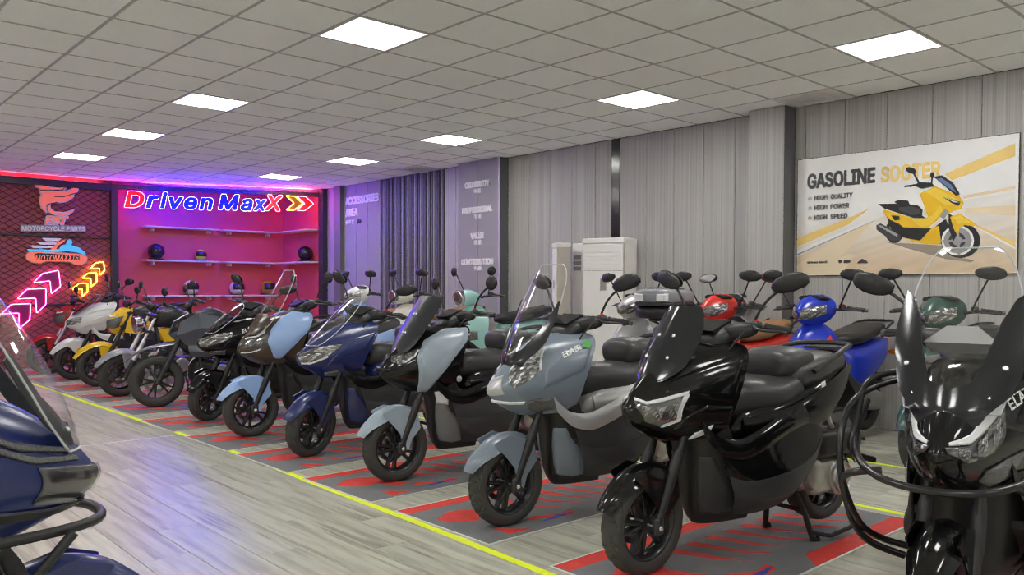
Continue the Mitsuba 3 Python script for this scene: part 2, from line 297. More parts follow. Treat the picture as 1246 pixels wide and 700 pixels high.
POSTER = [
('poster_road',[(0.015,1.627),(0.741,1.953),(1.196,2.049),(1.95,2.11),(1.962,1.435),(0.012,1.447)]),
('poster_sand',[(0.016,1.549),(0.6,1.902),(0.781,1.935),(0.418,1.565),(0.269,1.449),(0.012,1.447)]),
('poster_amber',[(0.012,1.813),(0.599,2.006),(0.749,2.067),(0.538,1.925),(0.013,1.729)]),
('poster_white',[(0.014,1.691),(0.79,1.964),(0.79,1.95),(0.014,1.655)]),
('poster_grey',[(0.014,1.655),(0.79,1.95),(0.79,1.945),(0.015,1.642)]),
('poster_amber',[(1.396,2.316),(1.943,2.516),(1.945,2.408),(1.458,2.255)]),
('poster_white',[(1.616,1.868),(1.958,1.657),(1.958,1.636),(1.617,1.857)]),
('poster_amber',[(1.625,1.878),(1.957,1.697),(1.958,1.657),(1.625,1.864)]),
('poster_sand',[(1.564,2.004),(1.952,2.002),(1.954,1.915),(1.581,1.966)]),
('poster_sand',[(1.545,2.114),(1.949,2.159),(1.95,2.138),(1.554,2.086)]),
('poster_sand',[(0.225,1.449),(0.365,1.566),(0.542,1.643),(0.604,1.631),(0.483,1.446)]),
('poster_shade',[(0.901,1.74),(1.053,1.724),(1.38,1.692),(1.486,1.587),(1.655,1.556),(1.622,1.538),(1.417,1.571),(1.128,1.664)]),
('poster_black',[(1.055,1.829),(1.053,1.806),(1.048,1.785),(1.038,1.765),(1.025,1.749),(1.01,1.738),(0.992,1.731),(0.974,1.729),(0.955,1.732),(0.937,1.741),(0.921,1.754),(0.907,1.771),(0.897,1.791),(0.89,1.814),(0.888,1.837),(0.889,1.861),(0.895,1.883),(0.905,1.902),(0.918,1.918),(0.934,1.929),(0.952,1.936),(0.97,1.938),(0.989,1.934),(1.007,1.925),(1.023,1.912),(1.036,1.895),(1.046,1.874),(1.053,1.852)]),
('poster_grey',[(1.014,1.822),(1.013,1.806),(1.009,1.792),(1.003,1.779),(0.995,1.768),(0.985,1.76),(0.974,1.756),(0.962,1.754),(0.95,1.757),(0.938,1.762),(0.928,1.771),(0.919,1.783),(0.913,1.796),(0.909,1.811),(0.907,1.827),(0.908,1.842),(0.912,1.857),(0.918,1.87),(0.927,1.88),(0.937,1.888),(0.948,1.893),(0.96,1.894),(0.972,1.891),(0.983,1.886),(0.993,1.877),(1.002,1.865),(1.008,1.852),(1.012,1.837)]),
('poster_black',[(0.991,1.823),(0.991,1.813),(0.988,1.804),(0.985,1.796),(0.98,1.79),(0.975,1.785),(0.968,1.782),(0.961,1.782),(0.955,1.783),(0.948,1.786),(0.942,1.792),(0.937,1.799),(0.933,1.807),(0.931,1.816),(0.93,1.826),(0.931,1.835),(0.933,1.844),(0.936,1.852),(0.941,1.858),(0.947,1.863),(0.953,1.866),(0.96,1.867),(0.967,1.865),(0.973,1.862),(0.979,1.856),(0.984,1.849),(0.988,1.841),(0.99,1.832)]),
('poster_dark',[(0.805,1.9),(0.844,1.916),(1.029,1.809),(1.025,1.744),(0.948,1.751),(0.811,1.857)]),
('poster_grey',[(0.821,1.894),(0.844,1.9),(1.005,1.807),(0.996,1.784)]),
('poster_black',[(0.897,1.987),(1.051,1.877),(1.307,1.845),(1.411,1.922),(1.456,1.837),(1.432,1.727),(1.371,1.704),(1.127,1.74),(1.043,1.782),(0.937,1.864)]),
('poster_yellow',[(0.877,2.046),(1.011,1.991),(1.142,1.944),(1.27,1.936),(1.213,2.094),(1.19,2.164),(1.322,2.216),(1.521,2.118),(1.556,2.053),(1.537,2.0),(1.479,1.989),(1.431,1.963),(1.393,1.988),(1.345,1.917),(1.257,1.847),(1.051,1.87),(1.013,1.902),(0.936,1.942),(0.864,2.012)]),
('poster_black',[(0.941,1.984),(1.012,1.972),(1.022,1.94),(0.974,1.935)]),
('poster_yellow',[(1.062,1.773),(1.2,1.741),(1.306,1.86),(1.356,1.864),(1.383,1.707),(1.291,1.703),(1.146,1.73)]),
('poster_gold',[(1.23,2.183),(1.322,2.201),(1.477,2.107),(1.54,2.047),(1.409,2.042),(1.338,2.103)]),
('poster_gold',[(1.124,1.93),(1.305,1.957),(1.365,2.046),(1.392,2.007),(1.288,1.874),(1.198,1.865)]),
('poster_black',[(0.818,2.098),(0.991,2.088),(0.964,2.106),(1.009,2.122),(1.088,2.108),(1.104,2.072),(1.177,2.059),(1.218,2.015),(1.211,1.966),(1.248,1.938),(1.142,1.948),(1.011,1.999),(0.877,2.052)]),
('poster_dark',[(1.01,2.052),(1.122,2.056),(1.196,2.02),(1.197,1.979),(1.124,1.976),(1.011,2.022)]),
('poster_black',[(1.387,2.118),(1.478,2.081),(1.533,2.062),(1.516,2.027),(1.457,2.061)]),
('poster_white',[(1.394,2.114),(1.478,2.076),(1.526,2.056),(1.478,2.063)]),
('poster_grey',[(1.365,1.949),(1.406,2.006),(1.438,1.985),(1.397,1.917)]),
('poster_black',[(1.692,1.722),(1.688,1.689),(1.678,1.658),(1.66,1.63),(1.636,1.607),(1.607,1.59),(1.574,1.58),(1.539,1.577),(1.503,1.582),(1.469,1.594),(1.439,1.613),(1.413,1.638),(1.393,1.668),(1.38,1.701),(1.376,1.735),(1.379,1.769),(1.391,1.801),(1.41,1.829),(1.435,1.852),(1.465,1.869),(1.499,1.878),(1.534,1.88),(1.569,1.874),(1.602,1.861),(1.632,1.842),(1.657,1.817),(1.675,1.787),(1.687,1.755)]),
('poster_white',[(1.644,1.724),(1.641,1.695),(1.632,1.668),(1.617,1.644),(1.597,1.624),(1.573,1.609),(1.545,1.6),(1.516,1.598),(1.487,1.602),(1.459,1.612),(1.433,1.629),(1.412,1.651),(1.395,1.676),(1.385,1.705),(1.381,1.735),(1.384,1.765),(1.393,1.792),(1.409,1.817),(1.43,1.837),(1.455,1.851),(1.483,1.859),(1.512,1.861),(1.541,1.856),(1.569,1.845),(1.594,1.828),(1.614,1.806),(1.63,1.781),(1.64,1.753)]),
('poster_grey',[(1.625,1.725),(1.623,1.7),(1.615,1.676),(1.603,1.656),(1.585,1.638),(1.564,1.626),(1.541,1.618),(1.516,1.616),(1.491,1.619),(1.467,1.629),(1.445,1.643),(1.426,1.662),(1.412,1.684),(1.403,1.708),(1.4,1.734),(1.403,1.76),(1.411,1.783),(1.424,1.805),(1.442,1.822),(1.463,1.834),(1.487,1.841),(1.512,1.843),(1.537,1.839),(1.561,1.829),(1.582,1.815),(1.6,1.796),(1.614,1.774),(1.622,1.75)]),
('poster_dark',[(1.577,1.727),(1.575,1.711),(1.571,1.697),(1.563,1.684),(1.552,1.674),(1.54,1.666),(1.525,1.661),(1.51,1.66),(1.495,1.662),(1.48,1.668),(1.467,1.677),(1.456,1.688),(1.448,1.702),(1.442,1.717),(1.44,1.732),(1.442,1.748),(1.447,1.763),(1.455,1.775),(1.465,1.786),(1.478,1.794),(1.493,1.798),(1.508,1.799),(1.523,1.797),(1.538,1.791),(1.551,1.782),(1.561,1.771),(1.57,1.757),(1.575,1.742)]),
('poster_grey',[(1.55,1.728),(1.549,1.719),(1.546,1.711),(1.541,1.703),(1.535,1.697),(1.527,1.693),(1.519,1.69),(1.51,1.689),(1.5,1.691),(1.492,1.694),(1.484,1.699),(1.477,1.706),(1.472,1.714),(1.469,1.722),(1.468,1.731),(1.469,1.74),(1.472,1.749),(1.476,1.756),(1.483,1.762),(1.491,1.767),(1.499,1.769),(1.508,1.77),(1.517,1.768),(1.526,1.765),(1.534,1.76),(1.541,1.753),(1.546,1.745),(1.549,1.737)]),
('poster_grey',[(1.388,1.738),(1.627,1.737),(1.627,1.716),(1.388,1.72)]),
('poster_grey',[(1.502,1.853),(1.522,1.851),(1.537,1.604),(1.516,1.605)]),
('poster_black',[(1.436,1.967),(1.471,1.946),(1.503,1.779),(1.483,1.725),(1.438,1.838)]),
('poster_yellow',[(1.449,1.938),(1.531,1.96),(1.658,1.866),(1.637,1.845),(1.57,1.86),(1.529,1.836),(1.514,1.768),(1.478,1.836)]),
('poster_gold',[(1.48,1.931),(1.531,1.946),(1.616,1.879),(1.557,1.882),(1.515,1.87)]),
('poster_black',[(1.308,2.299),(1.374,2.308),(1.467,2.236),(1.525,2.129),(1.498,2.116),(1.459,2.152)]),
('poster_blue',[(1.328,2.279),(1.374,2.285),(1.455,2.215),(1.497,2.142),(1.459,2.171)]),
('poster_black',[(1.058,2.246),(1.152,2.25),(1.192,2.266),(1.283,2.25),(1.322,2.216),(1.202,2.204),(1.156,2.231),(1.058,2.23)]),
('poster_black',[(1.157,2.356),(1.152,2.35),(1.144,2.346),(1.132,2.345),(1.118,2.348),(1.103,2.353),(1.09,2.361),(1.078,2.371),(1.07,2.381),(1.066,2.391),(1.066,2.399),(1.071,2.406),(1.08,2.409),(1.092,2.41),(1.106,2.407),(1.12,2.402),(1.134,2.394),(1.145,2.384),(1.153,2.374),(1.157,2.364)]),
('poster_black',[(1.123,2.363),(1.136,2.366),(1.189,2.262),(1.174,2.256)]),
('poster_black',[(1.314,2.315),(1.312,2.306),(1.309,2.298),(1.303,2.292),(1.296,2.291),(1.289,2.294),(1.283,2.3),(1.279,2.309),(1.278,2.319),(1.279,2.329),(1.283,2.337),(1.289,2.342),(1.295,2.343),(1.302,2.341),(1.308,2.334),(1.312,2.326)]),
('poster_black',[(1.289,2.297),(1.3,2.296),(1.297,2.241),(1.286,2.242)]),
('poster_dark',[(0.483,1.572),(0.479,1.563),(0.47,1.557),(0.458,1.557),(0.449,1.563),(0.445,1.573),(0.449,1.582),(0.458,1.588),(0.47,1.588),(0.479,1.582)]),
('poster_dark',[(0.626,1.553),(0.676,1.595),(0.722,1.57),(0.731,1.55)]),
]
# ------------------------------------------------------------------ the room
def struct(key, mesh, m, label=None, **kw):
    put(key, mesh, m, **kw); tag(key, label, kind='structure'); return key
def cam_px(P):
    d = np.asarray(P, float) - [0, 0, CAM_H]; z = d @ fw; R = np.cross(fw, upv) / np.linalg.norm(np.cross(fw, upv)); U = np.cross(R, fw)
    return 623 + F_PX * (d @ R) / z, 350 + SHIFT - F_PX * (d @ U) / z, z
def shown(cx, cy, cz, area, mh=60):
    x, y, z = cam_px((cx, cy, cz))
    return area / (z * z) if z > 0.3 and -mh < x < 1246 + mh and -mh < y < 700 + mh else 0
struct('floor', box(LEFT_X, WALL_X, FRONT_Y, FAR_Y + 0.3, -0.2, -0.004), 'floor_joint', 'grey wood-look plank floor of the showroom')
rnd = random.Random(5)
PW = 0.2285; cand = []
k0 = int((LEFT_X - 1.29) / PW)
for i in range(k0, 30):
    xa = 1.29 + PW * i; xb = xa + PW
    if xa < LEFT_X or xb > WALL_X: continue
    y = FRONT_Y + (i * 0.47) % 1.22 - 1.22
    while y < FAR_Y:
        ya, yb = max(y, FRONT_Y), min(y + 1.22, FAR_Y); y += 1.22
        if yb - ya < 0.05: continue
        s = shown((xa + xb) / 2, (ya + yb) / 2, 0, (yb - ya) / max(1, cam_px(((xa + xb) / 2, (ya + yb) / 2, 0))[2]))
        cand.append((s, xa, xb, ya, yb, rnd.random()))
cand.sort(key=lambda c: -c[0]); rest, ruv = [], []
def plank_mesh(xa, xb, ya, yb): return box(xa + 0.0011, xb - 0.0011, ya + 0.001, yb - 0.001, -0.02, 0.0, 0.0012)
for s, xa, xb, ya, yb, r in cand:
    m = plank_mesh(xa, xb, ya, yb)
    if s > 0 and used.get('floor__plank', -1) < 298:
        put(numbered('floor__plank'), mikit.ply(m, None, False, uv=np.full((len(m.vertices), 2), r)), 'plank')
    else:
        rest.append(m); ruv += [r] * len(m.vertices)
put('floor__planking', mikit.ply(cat_(*rest), None, False, uv=np.repeat(np.array(ruv)[:, None], 2, 1)), 'plank'); tag('floor__planking', kind='stuff')
put('floor__joint_strip', box(0.6, 2.66, 7.318, 7.334, 0.0, 0.002), 'joint_strip')
# tapes on the floor
def ribbon(P, w, z0, z1):
    P = np.asarray(P, float); t = np.gradient(P, axis=0); t /= np.linalg.norm(t, axis=1, keepdims=True); nn = np.c_[-t[:, 1], t[:, 0]]
    A, B = P + nn * w / 2, P - nn * w / 2; return prism(Polygon(np.vstack([A, B[::-1]])), z1 - z0).apply_translation((0, 0, z0))
obj('floor_tape', ribbon(spline([(2.615, 0.9), (2.615, 2.65), (2.65, 3.6), (2.68, 4.9), (2.72, 6.0), (2.70, 8.0), (2.66, 11.2), (2.64, 13.2)], 40), 0.05, 0.0, 0.0015), 'yellow_tape')
tag('floor_tape', 'long yellow tape line along the front edge of the row of mats', 'floor tape', 'yellow floor tapes')
obj('floor_tape', box(4.83, 4.88, 0.9, 13.2, 0.0, 0.0015), 'yellow_tape')
tag('floor_tape_001', 'yellow tape line behind the rear wheels of the front row', 'floor tape', 'yellow floor tapes')
obj('floor_tape', box(6.10, 6.15, 0.9, 13.2, 0.0, 0.0015), 'yellow_tape')
tag('floor_tape_002', 'yellow tape line in front of the rear row by the grey wall', 'floor tape', 'yellow floor tapes')
# ceiling
def gy(v): return v - 0.0035 * max(0.0, v - 3) ** 2
struct('ceiling', box(LEFT_X, WALL_X + 0.2, FRONT_Y, FAR_Y + 0.4, CEIL + 0.03, CEIL + 0.2), 'ceiling_grid', 'suspended ceiling of square grey tiles in a dark grid')
lamp_cells = [(5, 4), (10, 4), (5, 8), (10, 8), (5, 13), (10, 13), (5, 17), (10, 17), (5, 21), (10, 21), (0, 4), (0, 8), (0, 13), (0, 17), (5, 0), (10, 0), (0, 0), (-5, 4), (-5, 8), (-5, 0), (5, -4), (10, -4), (0, -4)]
vent_cells = [(12, 6), (12, 17)]
cand = []; bars = []
for i in range(-6, 13):
    xa = -0.038 + 0.6 * i; xb = min(xa + 0.6, WALL_X)
    bars.append(box(xa - 0.010, xa + 0.010, FRONT_Y, FAR_Y, CEIL - 0.001, CEIL + 0.03))
    for j in range(-6, 27):
        ya, yb = gy(0.6 * j), min(gy(0.6 * (j + 1)), FAR_Y)
        if ya < FRONT_Y or ya > FAR_Y - 0.1 or xa < LEFT_X - 0.5: continue
        if i == 0: bars.append(box(LEFT_X, WALL_X, ya - 0.010, ya + 0.010, CEIL - 0.001, CEIL + 0.03))
        if (i, j) in lamp_cells or (i, j) in vent_cells: continue
        cand.append((shown((xa + xb) / 2, (ya + yb) / 2, CEIL, (xb - xa) / max(1, cam_px(((xa + xb) / 2, (ya + yb) / 2, CEIL))[2])), xa, xb, ya, yb))
put('ceiling__grid', cat_(*bars), 'ceiling_grid')
cand.sort(key=lambda c: -c[0]); rest = []
for s, xa, xb, ya, yb in cand:
    m = box(xa + 0.011, xb - 0.011, ya + 0.011, yb - 0.011, CEIL + 0.002 * rnd.random(), CEIL + 0.018, 0.003)
    if s > 0 and used.get('ceiling__tile', -1) < 298: put(numbered('ceiling__tile'), m, 'ceiling_tile')
    else: rest.append(m)
put('ceiling__tiling', cat_(*rest), 'ceiling_tile'); tag('ceiling__tiling', kind='stuff')
scene['emit_panel'] = {'type': 'diffuse', 'reflectance': rgb(0.8, 0.8, 0.8)}
where = {(5, 8): 'square ceiling light nearest the camera, at the top of the photo', (10, 4): 'square ceiling light above the yellow scooter poster', (10, 8): 'square ceiling light above the tall white air conditioners',
         (5, 13): 'square ceiling light, second along the row over the aisle', (10, 13): 'square ceiling light above the column of white words', (5, 17): 'square ceiling light, third along the row over the aisle',
         (5, 21): 'square ceiling light nearest the red mesh wall with the bird sign', (10, 17): 'square ceiling light above the dark slatted wall', (10, 21): 'square ceiling light nearest the red shelf niche'}
for i, j in lamp_cells:
    xa, ya, yb = -0.038 + 0.6 * i, gy(0.6 * j), gy(0.6 * (j + 1)); k = numbered('ceiling_light')
    tag(k, where.get((i, j), 'square ceiling light outside the frame, behind or beside the camera'), 'ceiling light', 'square ceiling lights')
    if (i, j) not in where: labels[k]['group'] = 'ceiling lights out of view'
    fr = cat_(box(xa + 0.011, xa + 0.026, ya + 0.011, yb - 0.011, CEIL - 0.003, CEIL + 0.02), box(xa + 0.574, xa + 0.589, ya + 0.011, yb - 0.011, CEIL - 0.003, CEIL + 0.02),
              box(xa + 0.026, xa + 0.574, ya + 0.011, ya + 0.026, CEIL - 0.003, CEIL + 0.02), box(xa + 0.026, xa + 0.574, yb - 0.026, yb - 0.011, CEIL - 0.003, CEIL + 0.02))
    put(k + '__frame', fr, 'white_metal')
    m = trimesh.Trimesh([[xa + 0.026, ya + 0.026, CEIL + 0.002], [xa + 0.574, ya + 0.026, CEIL + 0.002], [xa + 0.574, yb - 0.026, CEIL + 0.002], [xa + 0.026, yb - 0.026, CEIL + 0.002]], [[0, 2, 1], [0, 3, 2]], process=False)
    scene[k + '__diffuser'] = {**mikit.ply(m, 'emit_panel'), 'emitter': {'type': 'area', 'radiance': rgb(*PANEL_RADIANCE)}}
for i, j in vent_cells:
    xa, ya, yb = -0.038 + 0.6 * i, gy(0.6 * j), gy(0.6 * (j + 1)); k = numbered('ceiling_vent'); xb = WALL_X - 0.02
    tag(k, 'white air vent in the ceiling ' + ('beside the column left of the poster' if j == 6 else 'above the dark slatted wall'), 'ceiling vent', 'ceiling air vents')
    put(k + '__backing', box(xa + 0.02, xb - 0.01, ya + 0.02, yb - 0.02, CEIL + 0.006, CEIL + 0.02), 'white_metal')
    put(k + '__frame', cat_(box(xa + 0.011, xb, ya + 0.011, ya + 0.06, CEIL - 0.006, CEIL + 0.02), box(xa + 0.011, xb, yb - 0.06, yb - 0.011, CEIL - 0.006, CEIL + 0.02), box(xa + 0.011, xa + 0.06, ya + 0.06, yb - 0.06, CEIL - 0.006, CEIL + 0.02), box(xb - 0.05, xb, ya + 0.06, yb - 0.06, CEIL - 0.006, CEIL + 0.02)), 'white_metal')
    for t in range(6):
        yy = ya + 0.09 + t * (yb - ya - 0.18) / 5
        put(numbered(k + '__louver'), rot(box(xa + 0.06, xb - 0.05, yy - 0.03, yy + 0.03, CEIL + 0.0, CEIL + 0.004), 8, (1, 0, 0), (0, yy, CEIL)), 'white_metal')
# grey panelled wall on the right
struct('wall_right', box(WALL_X + 0.012, WALL_X + 0.2, FRONT_Y, FAR_Y + 0.4, 0, CEIL + 0.05), 'wall_dark', 'grey wood-grain panelled wall behind the rear row')
y = 2.51 - 0.4 * 14
while y < 9.98:
    ya, yb = y, y + 0.4; y += 0.4
    for a, b in ((ya, min(yb, 4.222)), (max(ya, 4.624), min(yb, 6.51)), (max(ya, 6.645), min(yb, 8.535)), (max(ya, 9.445), min(yb, 9.98))):
        if b - a > 0.02 and ya >= FRONT_Y: put(numbered('wall_right__panel'), box(WALL_X, WALL_X + 0.012, a + 0.0025, b - 0.0025, 0.0, CEIL - 0.002, 0.002), 'wall_panel')
put('wall_right__steel_strip', box(WALL_X - 0.004, WALL_X + 0.012, 6.515, 6.64, 0, CEIL - 0.002, 0.003), 'steel_strip')
struct('column_1', box(7.52, WALL_X, 8.535, 9.445, 0, CEIL - 0.002), 'wall_dark', 'square column with four white words on its face')
for a, b in ((8.545, 8.985), (8.992, 9.44)): put(numbered('column_1__panel'), box(7.508, 7.52, a, b, 0, CEIL - 0.003, 0.002), 'lavender_wall')
put('column_1__edge_trim', box(7.506, 7.522, 8.53, 8.545, 0, CEIL - 0.003), 'steel')
struct('column_2', box(7.482, WALL_X, 4.222, 4.624, 0, CEIL - 0.002), 'wall_dark', 'square grey column left of the scooter poster')
put('column_2__panel', box(7.47, 7.482, 4.227, 4.62, 0, CEIL - 0.003, 0.002), 'wall_panel')
for t in range(30):
    ya = 9.99 + t * 0.058
    put(numbered('wall_right__slat'), box(WALL_X - 0.018 * (1 - 0.5 * (t % 2)), WALL_X + 0.012, ya + 0.004, ya + 0.032 + 0.014 * (t % 3 == 0), 0, CEIL - 0.002, 0.003), 'slat_light' if t % 3 == 1 else 'slat_dark')
put('wall_right__slat_backing', box(WALL_X + 0.008, WALL_X + 0.0125, 9.985, 11.74, 0, CEIL - 0.002), 'slat_gap')
for a, b in ((11.74, 12.12), (12.124, 12.51), (12.514, 12.90)): put(numbered('wall_right__panel'), box(WALL_X - 0.012, WALL_X + 0.012, a + 0.002, b - 0.002, 0, CEIL - 0.002, 0.002), 'lavender_wall')
struct('wall_post', box(WALL_X - 0.10, WALL_X + 0.01, 12.90, 13.13, 0, CEIL - 0.002, 0.004), 'olive_post', 'dark olive post between the lavender wall panels')
put(numbered('wall_right__panel'), box(WALL_X - 0.03, WALL_X + 0.012, 13.13, 13.47, 0, CEIL - 0.002, 0.002), 'lavender_wall')
# other walls, outside the frame
struct('wall_left', box(LEFT_X - 0.2, LEFT_X, FRONT_Y, FAR_Y + 0.4, 0, CEIL + 0.05), 'wall_plain', 'plain wall outside the frame')
struct('wall_front', box(LEFT_X - 0.2, WALL_X + 0.2, FRONT_Y - 0.2, FRONT_Y, 0, CEIL + 0.05), 'wall_plain', 'plain wall behind the camera')
# far wall: red, behind expanded metal, and the red niche with shelves
struct('wall_back', box(LEFT_X, 4.43, FAR_Y + 0.03, FAR_Y + 0.2, 0, CEIL + 0.03), 'red_wall_mesh', 'red wall at the far end of the shop behind black expanded metal')
struct('wall_niche', box(4.38, WALL_X, NICHE_Y, NICHE_Y + 0.2, 0, CEIL + 0.03), 'red_wall', 'red back wall of the shelf niche')
struct('wall_niche_left', box(4.40, 4.44, FAR_Y, NICHE_Y, 0, CEIL + 0.03), 'red_wall', 'red left side of the shelf niche')
struct('wall_niche_right', box(WALL_X - 0.045, WALL_X + 0.012, 13.62, NICHE_Y, 0, CEIL - 0.002), 'red_wall', 'red right side wall of the shelf niche')
w = []; x0, x1 = 1.2, 4.38
for s in (1, -1):
    for q in np.arange(-2.2, 5.6, 0.0985):
        pts = []
        for xx in (x0, x1):
            pts.append((xx, 0.02 + q + s * 0.60 * (xx - (x0 if s > 0 else x1))))
        (xa, za), (xb, zb) = pts
        def cl(xa, za, xb, zb):
            for lim, sg in ((0.0, 1), (CEIL - 0.15, -1)):
                if sg * (za - lim) < 0 and sg * (zb - lim) < 0: return None
                if sg * (za - lim) < 0: t = (lim - za) / (zb - za); xa, za = xa + t * (xb - xa), lim
                elif sg * (zb - lim) < 0: t = (lim - za) / (zb - za); xb, zb = xa + t * (xb - xa), lim
            return xa, za, xb, zb
        c = cl(xa, za, xb, zb)
        if c and abs(c[2] - c[0]) > 0.02: w.append(rod((c[0], FAR_Y + 0.012 - 0.002 * s, c[1]), (c[2], FAR_Y + 0.012 - 0.002 * s, c[3]), 0.0048, 4))
put('wall_back__expanded_metal', cat_(*w), 'mesh_wire'); tag('wall_back__expanded_metal', kind='stuff')
for n_, m in (('top_beam', box(LEFT_X, 4.36, FAR_Y - 0.05, FAR_Y + 0.03, 2.95, 3.06, 0.004)), ('cross_bar', box(LEFT_X, 4.36, FAR_Y - 0.02, FAR_Y + 0.02, 2.135, 2.165, 0.003)),
              ('cross_bar', box(LEFT_X, 4.36, FAR_Y - 0.02, FAR_Y + 0.02, 1.0, 1.035, 0.003)), ('post', box(4.36, 4.47, FAR_Y - 0.06, FAR_Y + 0.04, 0, 3.062, 0.004))):
    put(numbered('wall_back__' + n_), m, 'black_frame')
NA, NB = np.array([4.43, FAR_Y - 0.01]), np.array([7.65, 13.63]); ND = (NB - NA) / np.linalg.norm(NB - NA); NN = np.array([ND[1], -ND[0]])   # NN points into the room
NL = float(np.linalg.norm(NB - NA))
def on_frame(m, s, off, z): return xf(m, frame_to([*(NA + ND * s + NN * off), z], [*ND, 0], [0, 0, 1]))
struct('trim_1', on_frame(box(0, NL, 0, 0.072, -0.05, 0.05, 0.004), 0, 0, 2.993), 'black_frame', 'black beam over the red shelf niche')
struct('trim_2', box(WALL_X - 0.13, WALL_X + 0.01, 13.47, 13.63, 0, CEIL - 0.002, 0.004), 'black_frame', 'black post at the right end of the red shelf niche')
# shelves
def shelf(x0, x1, y0, y1, z, lab):
    k = numbered('wall_shelf'); tag(k, lab, 'shelf', 'thin white shelves in the red niche')
    put(k + '__board', box(x0, x1, y0, y1, z, z + 0.028, 0.004), 'shelf_white')
    for xx in ((x0 + 0.15, x1 - 0.15) if y1 - y0 < x1 - x0 else ()): put(numbered(k + '__bracket'), box(xx - 0.012, xx + 0.012, y0 + 0.08, y1, z - 0.06, z, 0.003), 'shelf_white')
SY = NICHE_Y - 0.26
for z, nm in ((2.37, 'top'), (1.775, 'middle'), (1.145, 'lowest')):
    shelf(4.93, 6.25, SY, NICHE_Y, z, f'thin white shelf, {nm} one of the long left stack in the red niche')
    shelf(6.34, 7.42, SY, NICHE_Y, z, f'thin white shelf, {nm} one of the middle stack in the red niche')
    if z > 1.2: shelf(7.36, WALL_X - 0.045, 13.70, 14.90, z, f'thin white shelf, {nm} one on the right side wall of the red niche')
def helmet(x, y, z, rz, shell, visor, lab, s=1.0):
    k = numbered('helmet'); tag(k, lab, 'helmet', 'helmets on the red wall shelves'); M = T().translate([x, y, z]).rotate([0, 0, 1], rz).scale(s)
    u = np.linspace(-0.42 * PI, 0.5 * PI, 16); prof = [(0.125 * math.cos(a) * (1 if a > 0 else 1 - 0.10 * (a / (0.42 * PI)) ** 2), 0.135 + 0.135 * math.sin(a)) for a in u]; prof[-1] = (0.0005, 0.27)
    b = lathe([(0.0005, prof[0][1])] + prof, 28, 'z'); b.vertices[:, 0] *= 1.18
    jaw = b.vertices[:, 2] < 0.11; b.vertices[jaw & (b.vertices[:, 0] > 0), 0] *= 1.12
    put(k + '__shell', b, shell, 40, M)
    a = np.linspace(-1.15, 1.15, 20); rows = [[(1.22 * 0.1295 * math.cos(t) * c, 1.05 * 0.1295 * math.sin(t) * c, h) for t in a] for h, c in ((0.10, 0.97), (0.15, 1.0), (0.19, 0.93), (0.215, 0.84))]
    put(k + '__visor', net(rows, 20, 10, 0.004), visor, 40, M)
    put(k + '__base_trim', tube([(0.150 * math.cos(t), 0.116 * math.sin(t), 0.012) for t in np.arange(28) * 2 * PI / 28], 0.008, 6, closed=True), 'matte_black', 30, M)
zs = 1.775 + 0.029; z3 = 1.145 + 0.029
helmet(5.13, SY + 0.115, zs, -85, 'helmet_blue', 'black_screen', 'dark navy helmet at the left end of the middle shelf', 1.05)
helmet(5.94, SY + 0.14, zs, -100, 'lime', 'black_screen', 'lime yellow half helmet on the middle shelf', 0.78)
helmet(7.50, 14.03, zs, -120, 'black', 'black_screen', 'glossy black helmet on the shelf of the right side wall', 1.08)
helmet(5.75, SY + 0.13, z3, -80, 'white', 'black_screen', 'white helmet on the lowest left shelf behind the dark grey motorcycle', 1.0)
helmet(6.62, SY + 0.13, z3, -80, 'white', 'black_screen', 'white helmet on the lowest middle shelf above the black scooter', 1.0)
helmet(7.25, SY + 0.13, z3, -80, 'gold', 'black_screen', 'black and gold helmet on the lowest shelf above the light blue scooter', 1.05)
# ---- signs on the far wall. Drawn in metres on the sign's own plane: u to the right, v up
def far_sign(m, off=0.0): return xf(m, frame_to([0, FAR_Y - 0.004 - off, 0], [1, 0, 0], [0, 0, 1]))
def A(px, py): return (0.012 * px - 0.0002 * py + 2.7627, 0.0005 * px - 0.0133 * py + 5.936)
def crop(P): return [A(x / 5.8333, 210 + y / 5.8333) for x, y in P]
def smooth_poly(P, n=60):
    P = np.asarray(P + [P[0]], float); from scipy.interpolate import CubicSpline
    d = np.r_[0, np.cumsum(np.linalg.norm(np.diff(P, axis=0), axis=1))]; return Polygon(CubicSpline(d, P, bc_type='periodic')(np.linspace(0, d[-1], n))[:-1]).buffer(0)
ADDED_GLOW = {'coral': {'type': 'area', 'radiance': rgb(0.13, 0.022, 0.010)}, 'cyan_sign': {'type': 'area', 'radiance': rgb(0.012, 0.075, 0.11)}, 'shelf_white': {'type': 'area', 'radiance': rgb(0.06, 0.055, 0.055)}}   # dim glow added to the emblem faces, which look self-lit
k = numbered('wall_sign'); tag(k, 'coral bird emblem over the words EST and MOTORCYCLE PARTS', 'sign', 'emblem signs on the red mesh wall')
bird = [crop(p) for p in ([(248, 100), (270, 82), (300, 80), (330, 100), (390, 108), (440, 105), (470, 78), (462, 108), (430, 122), (345, 122), (310, 142), (285, 150), (284, 122)],
        [(284, 172), (310, 145), (350, 128), (440, 128), (510, 108), (556, 72), (553, 110), (520, 150), (440, 172), (385, 172), (520, 160), (480, 195), (400, 212), (345, 222), (318, 250), (330, 285), (300, 262), (284, 220)],
        [(330, 240), (350, 225), (352, 255), (385, 280), (450, 285), (522, 262), (490, 295), (430, 305), (385, 300), (345, 280)])]
for p in bird:
    sp = smooth_poly(p) if len(p) > 12 else Polygon(p).buffer(0)
    put(numbered(k + '__emblem_edge'), far_sign(prism(sp.buffer(0.012), 0.035), 0.002), 'shelf_white')
    put(numbered(k + '__emblem_face'), far_sign(prism(sp.buffer(-0.004), 0.042), 0.002), 'coral', emitter=ADDED_GLOW['coral'])
from shapely.geometry import LineString
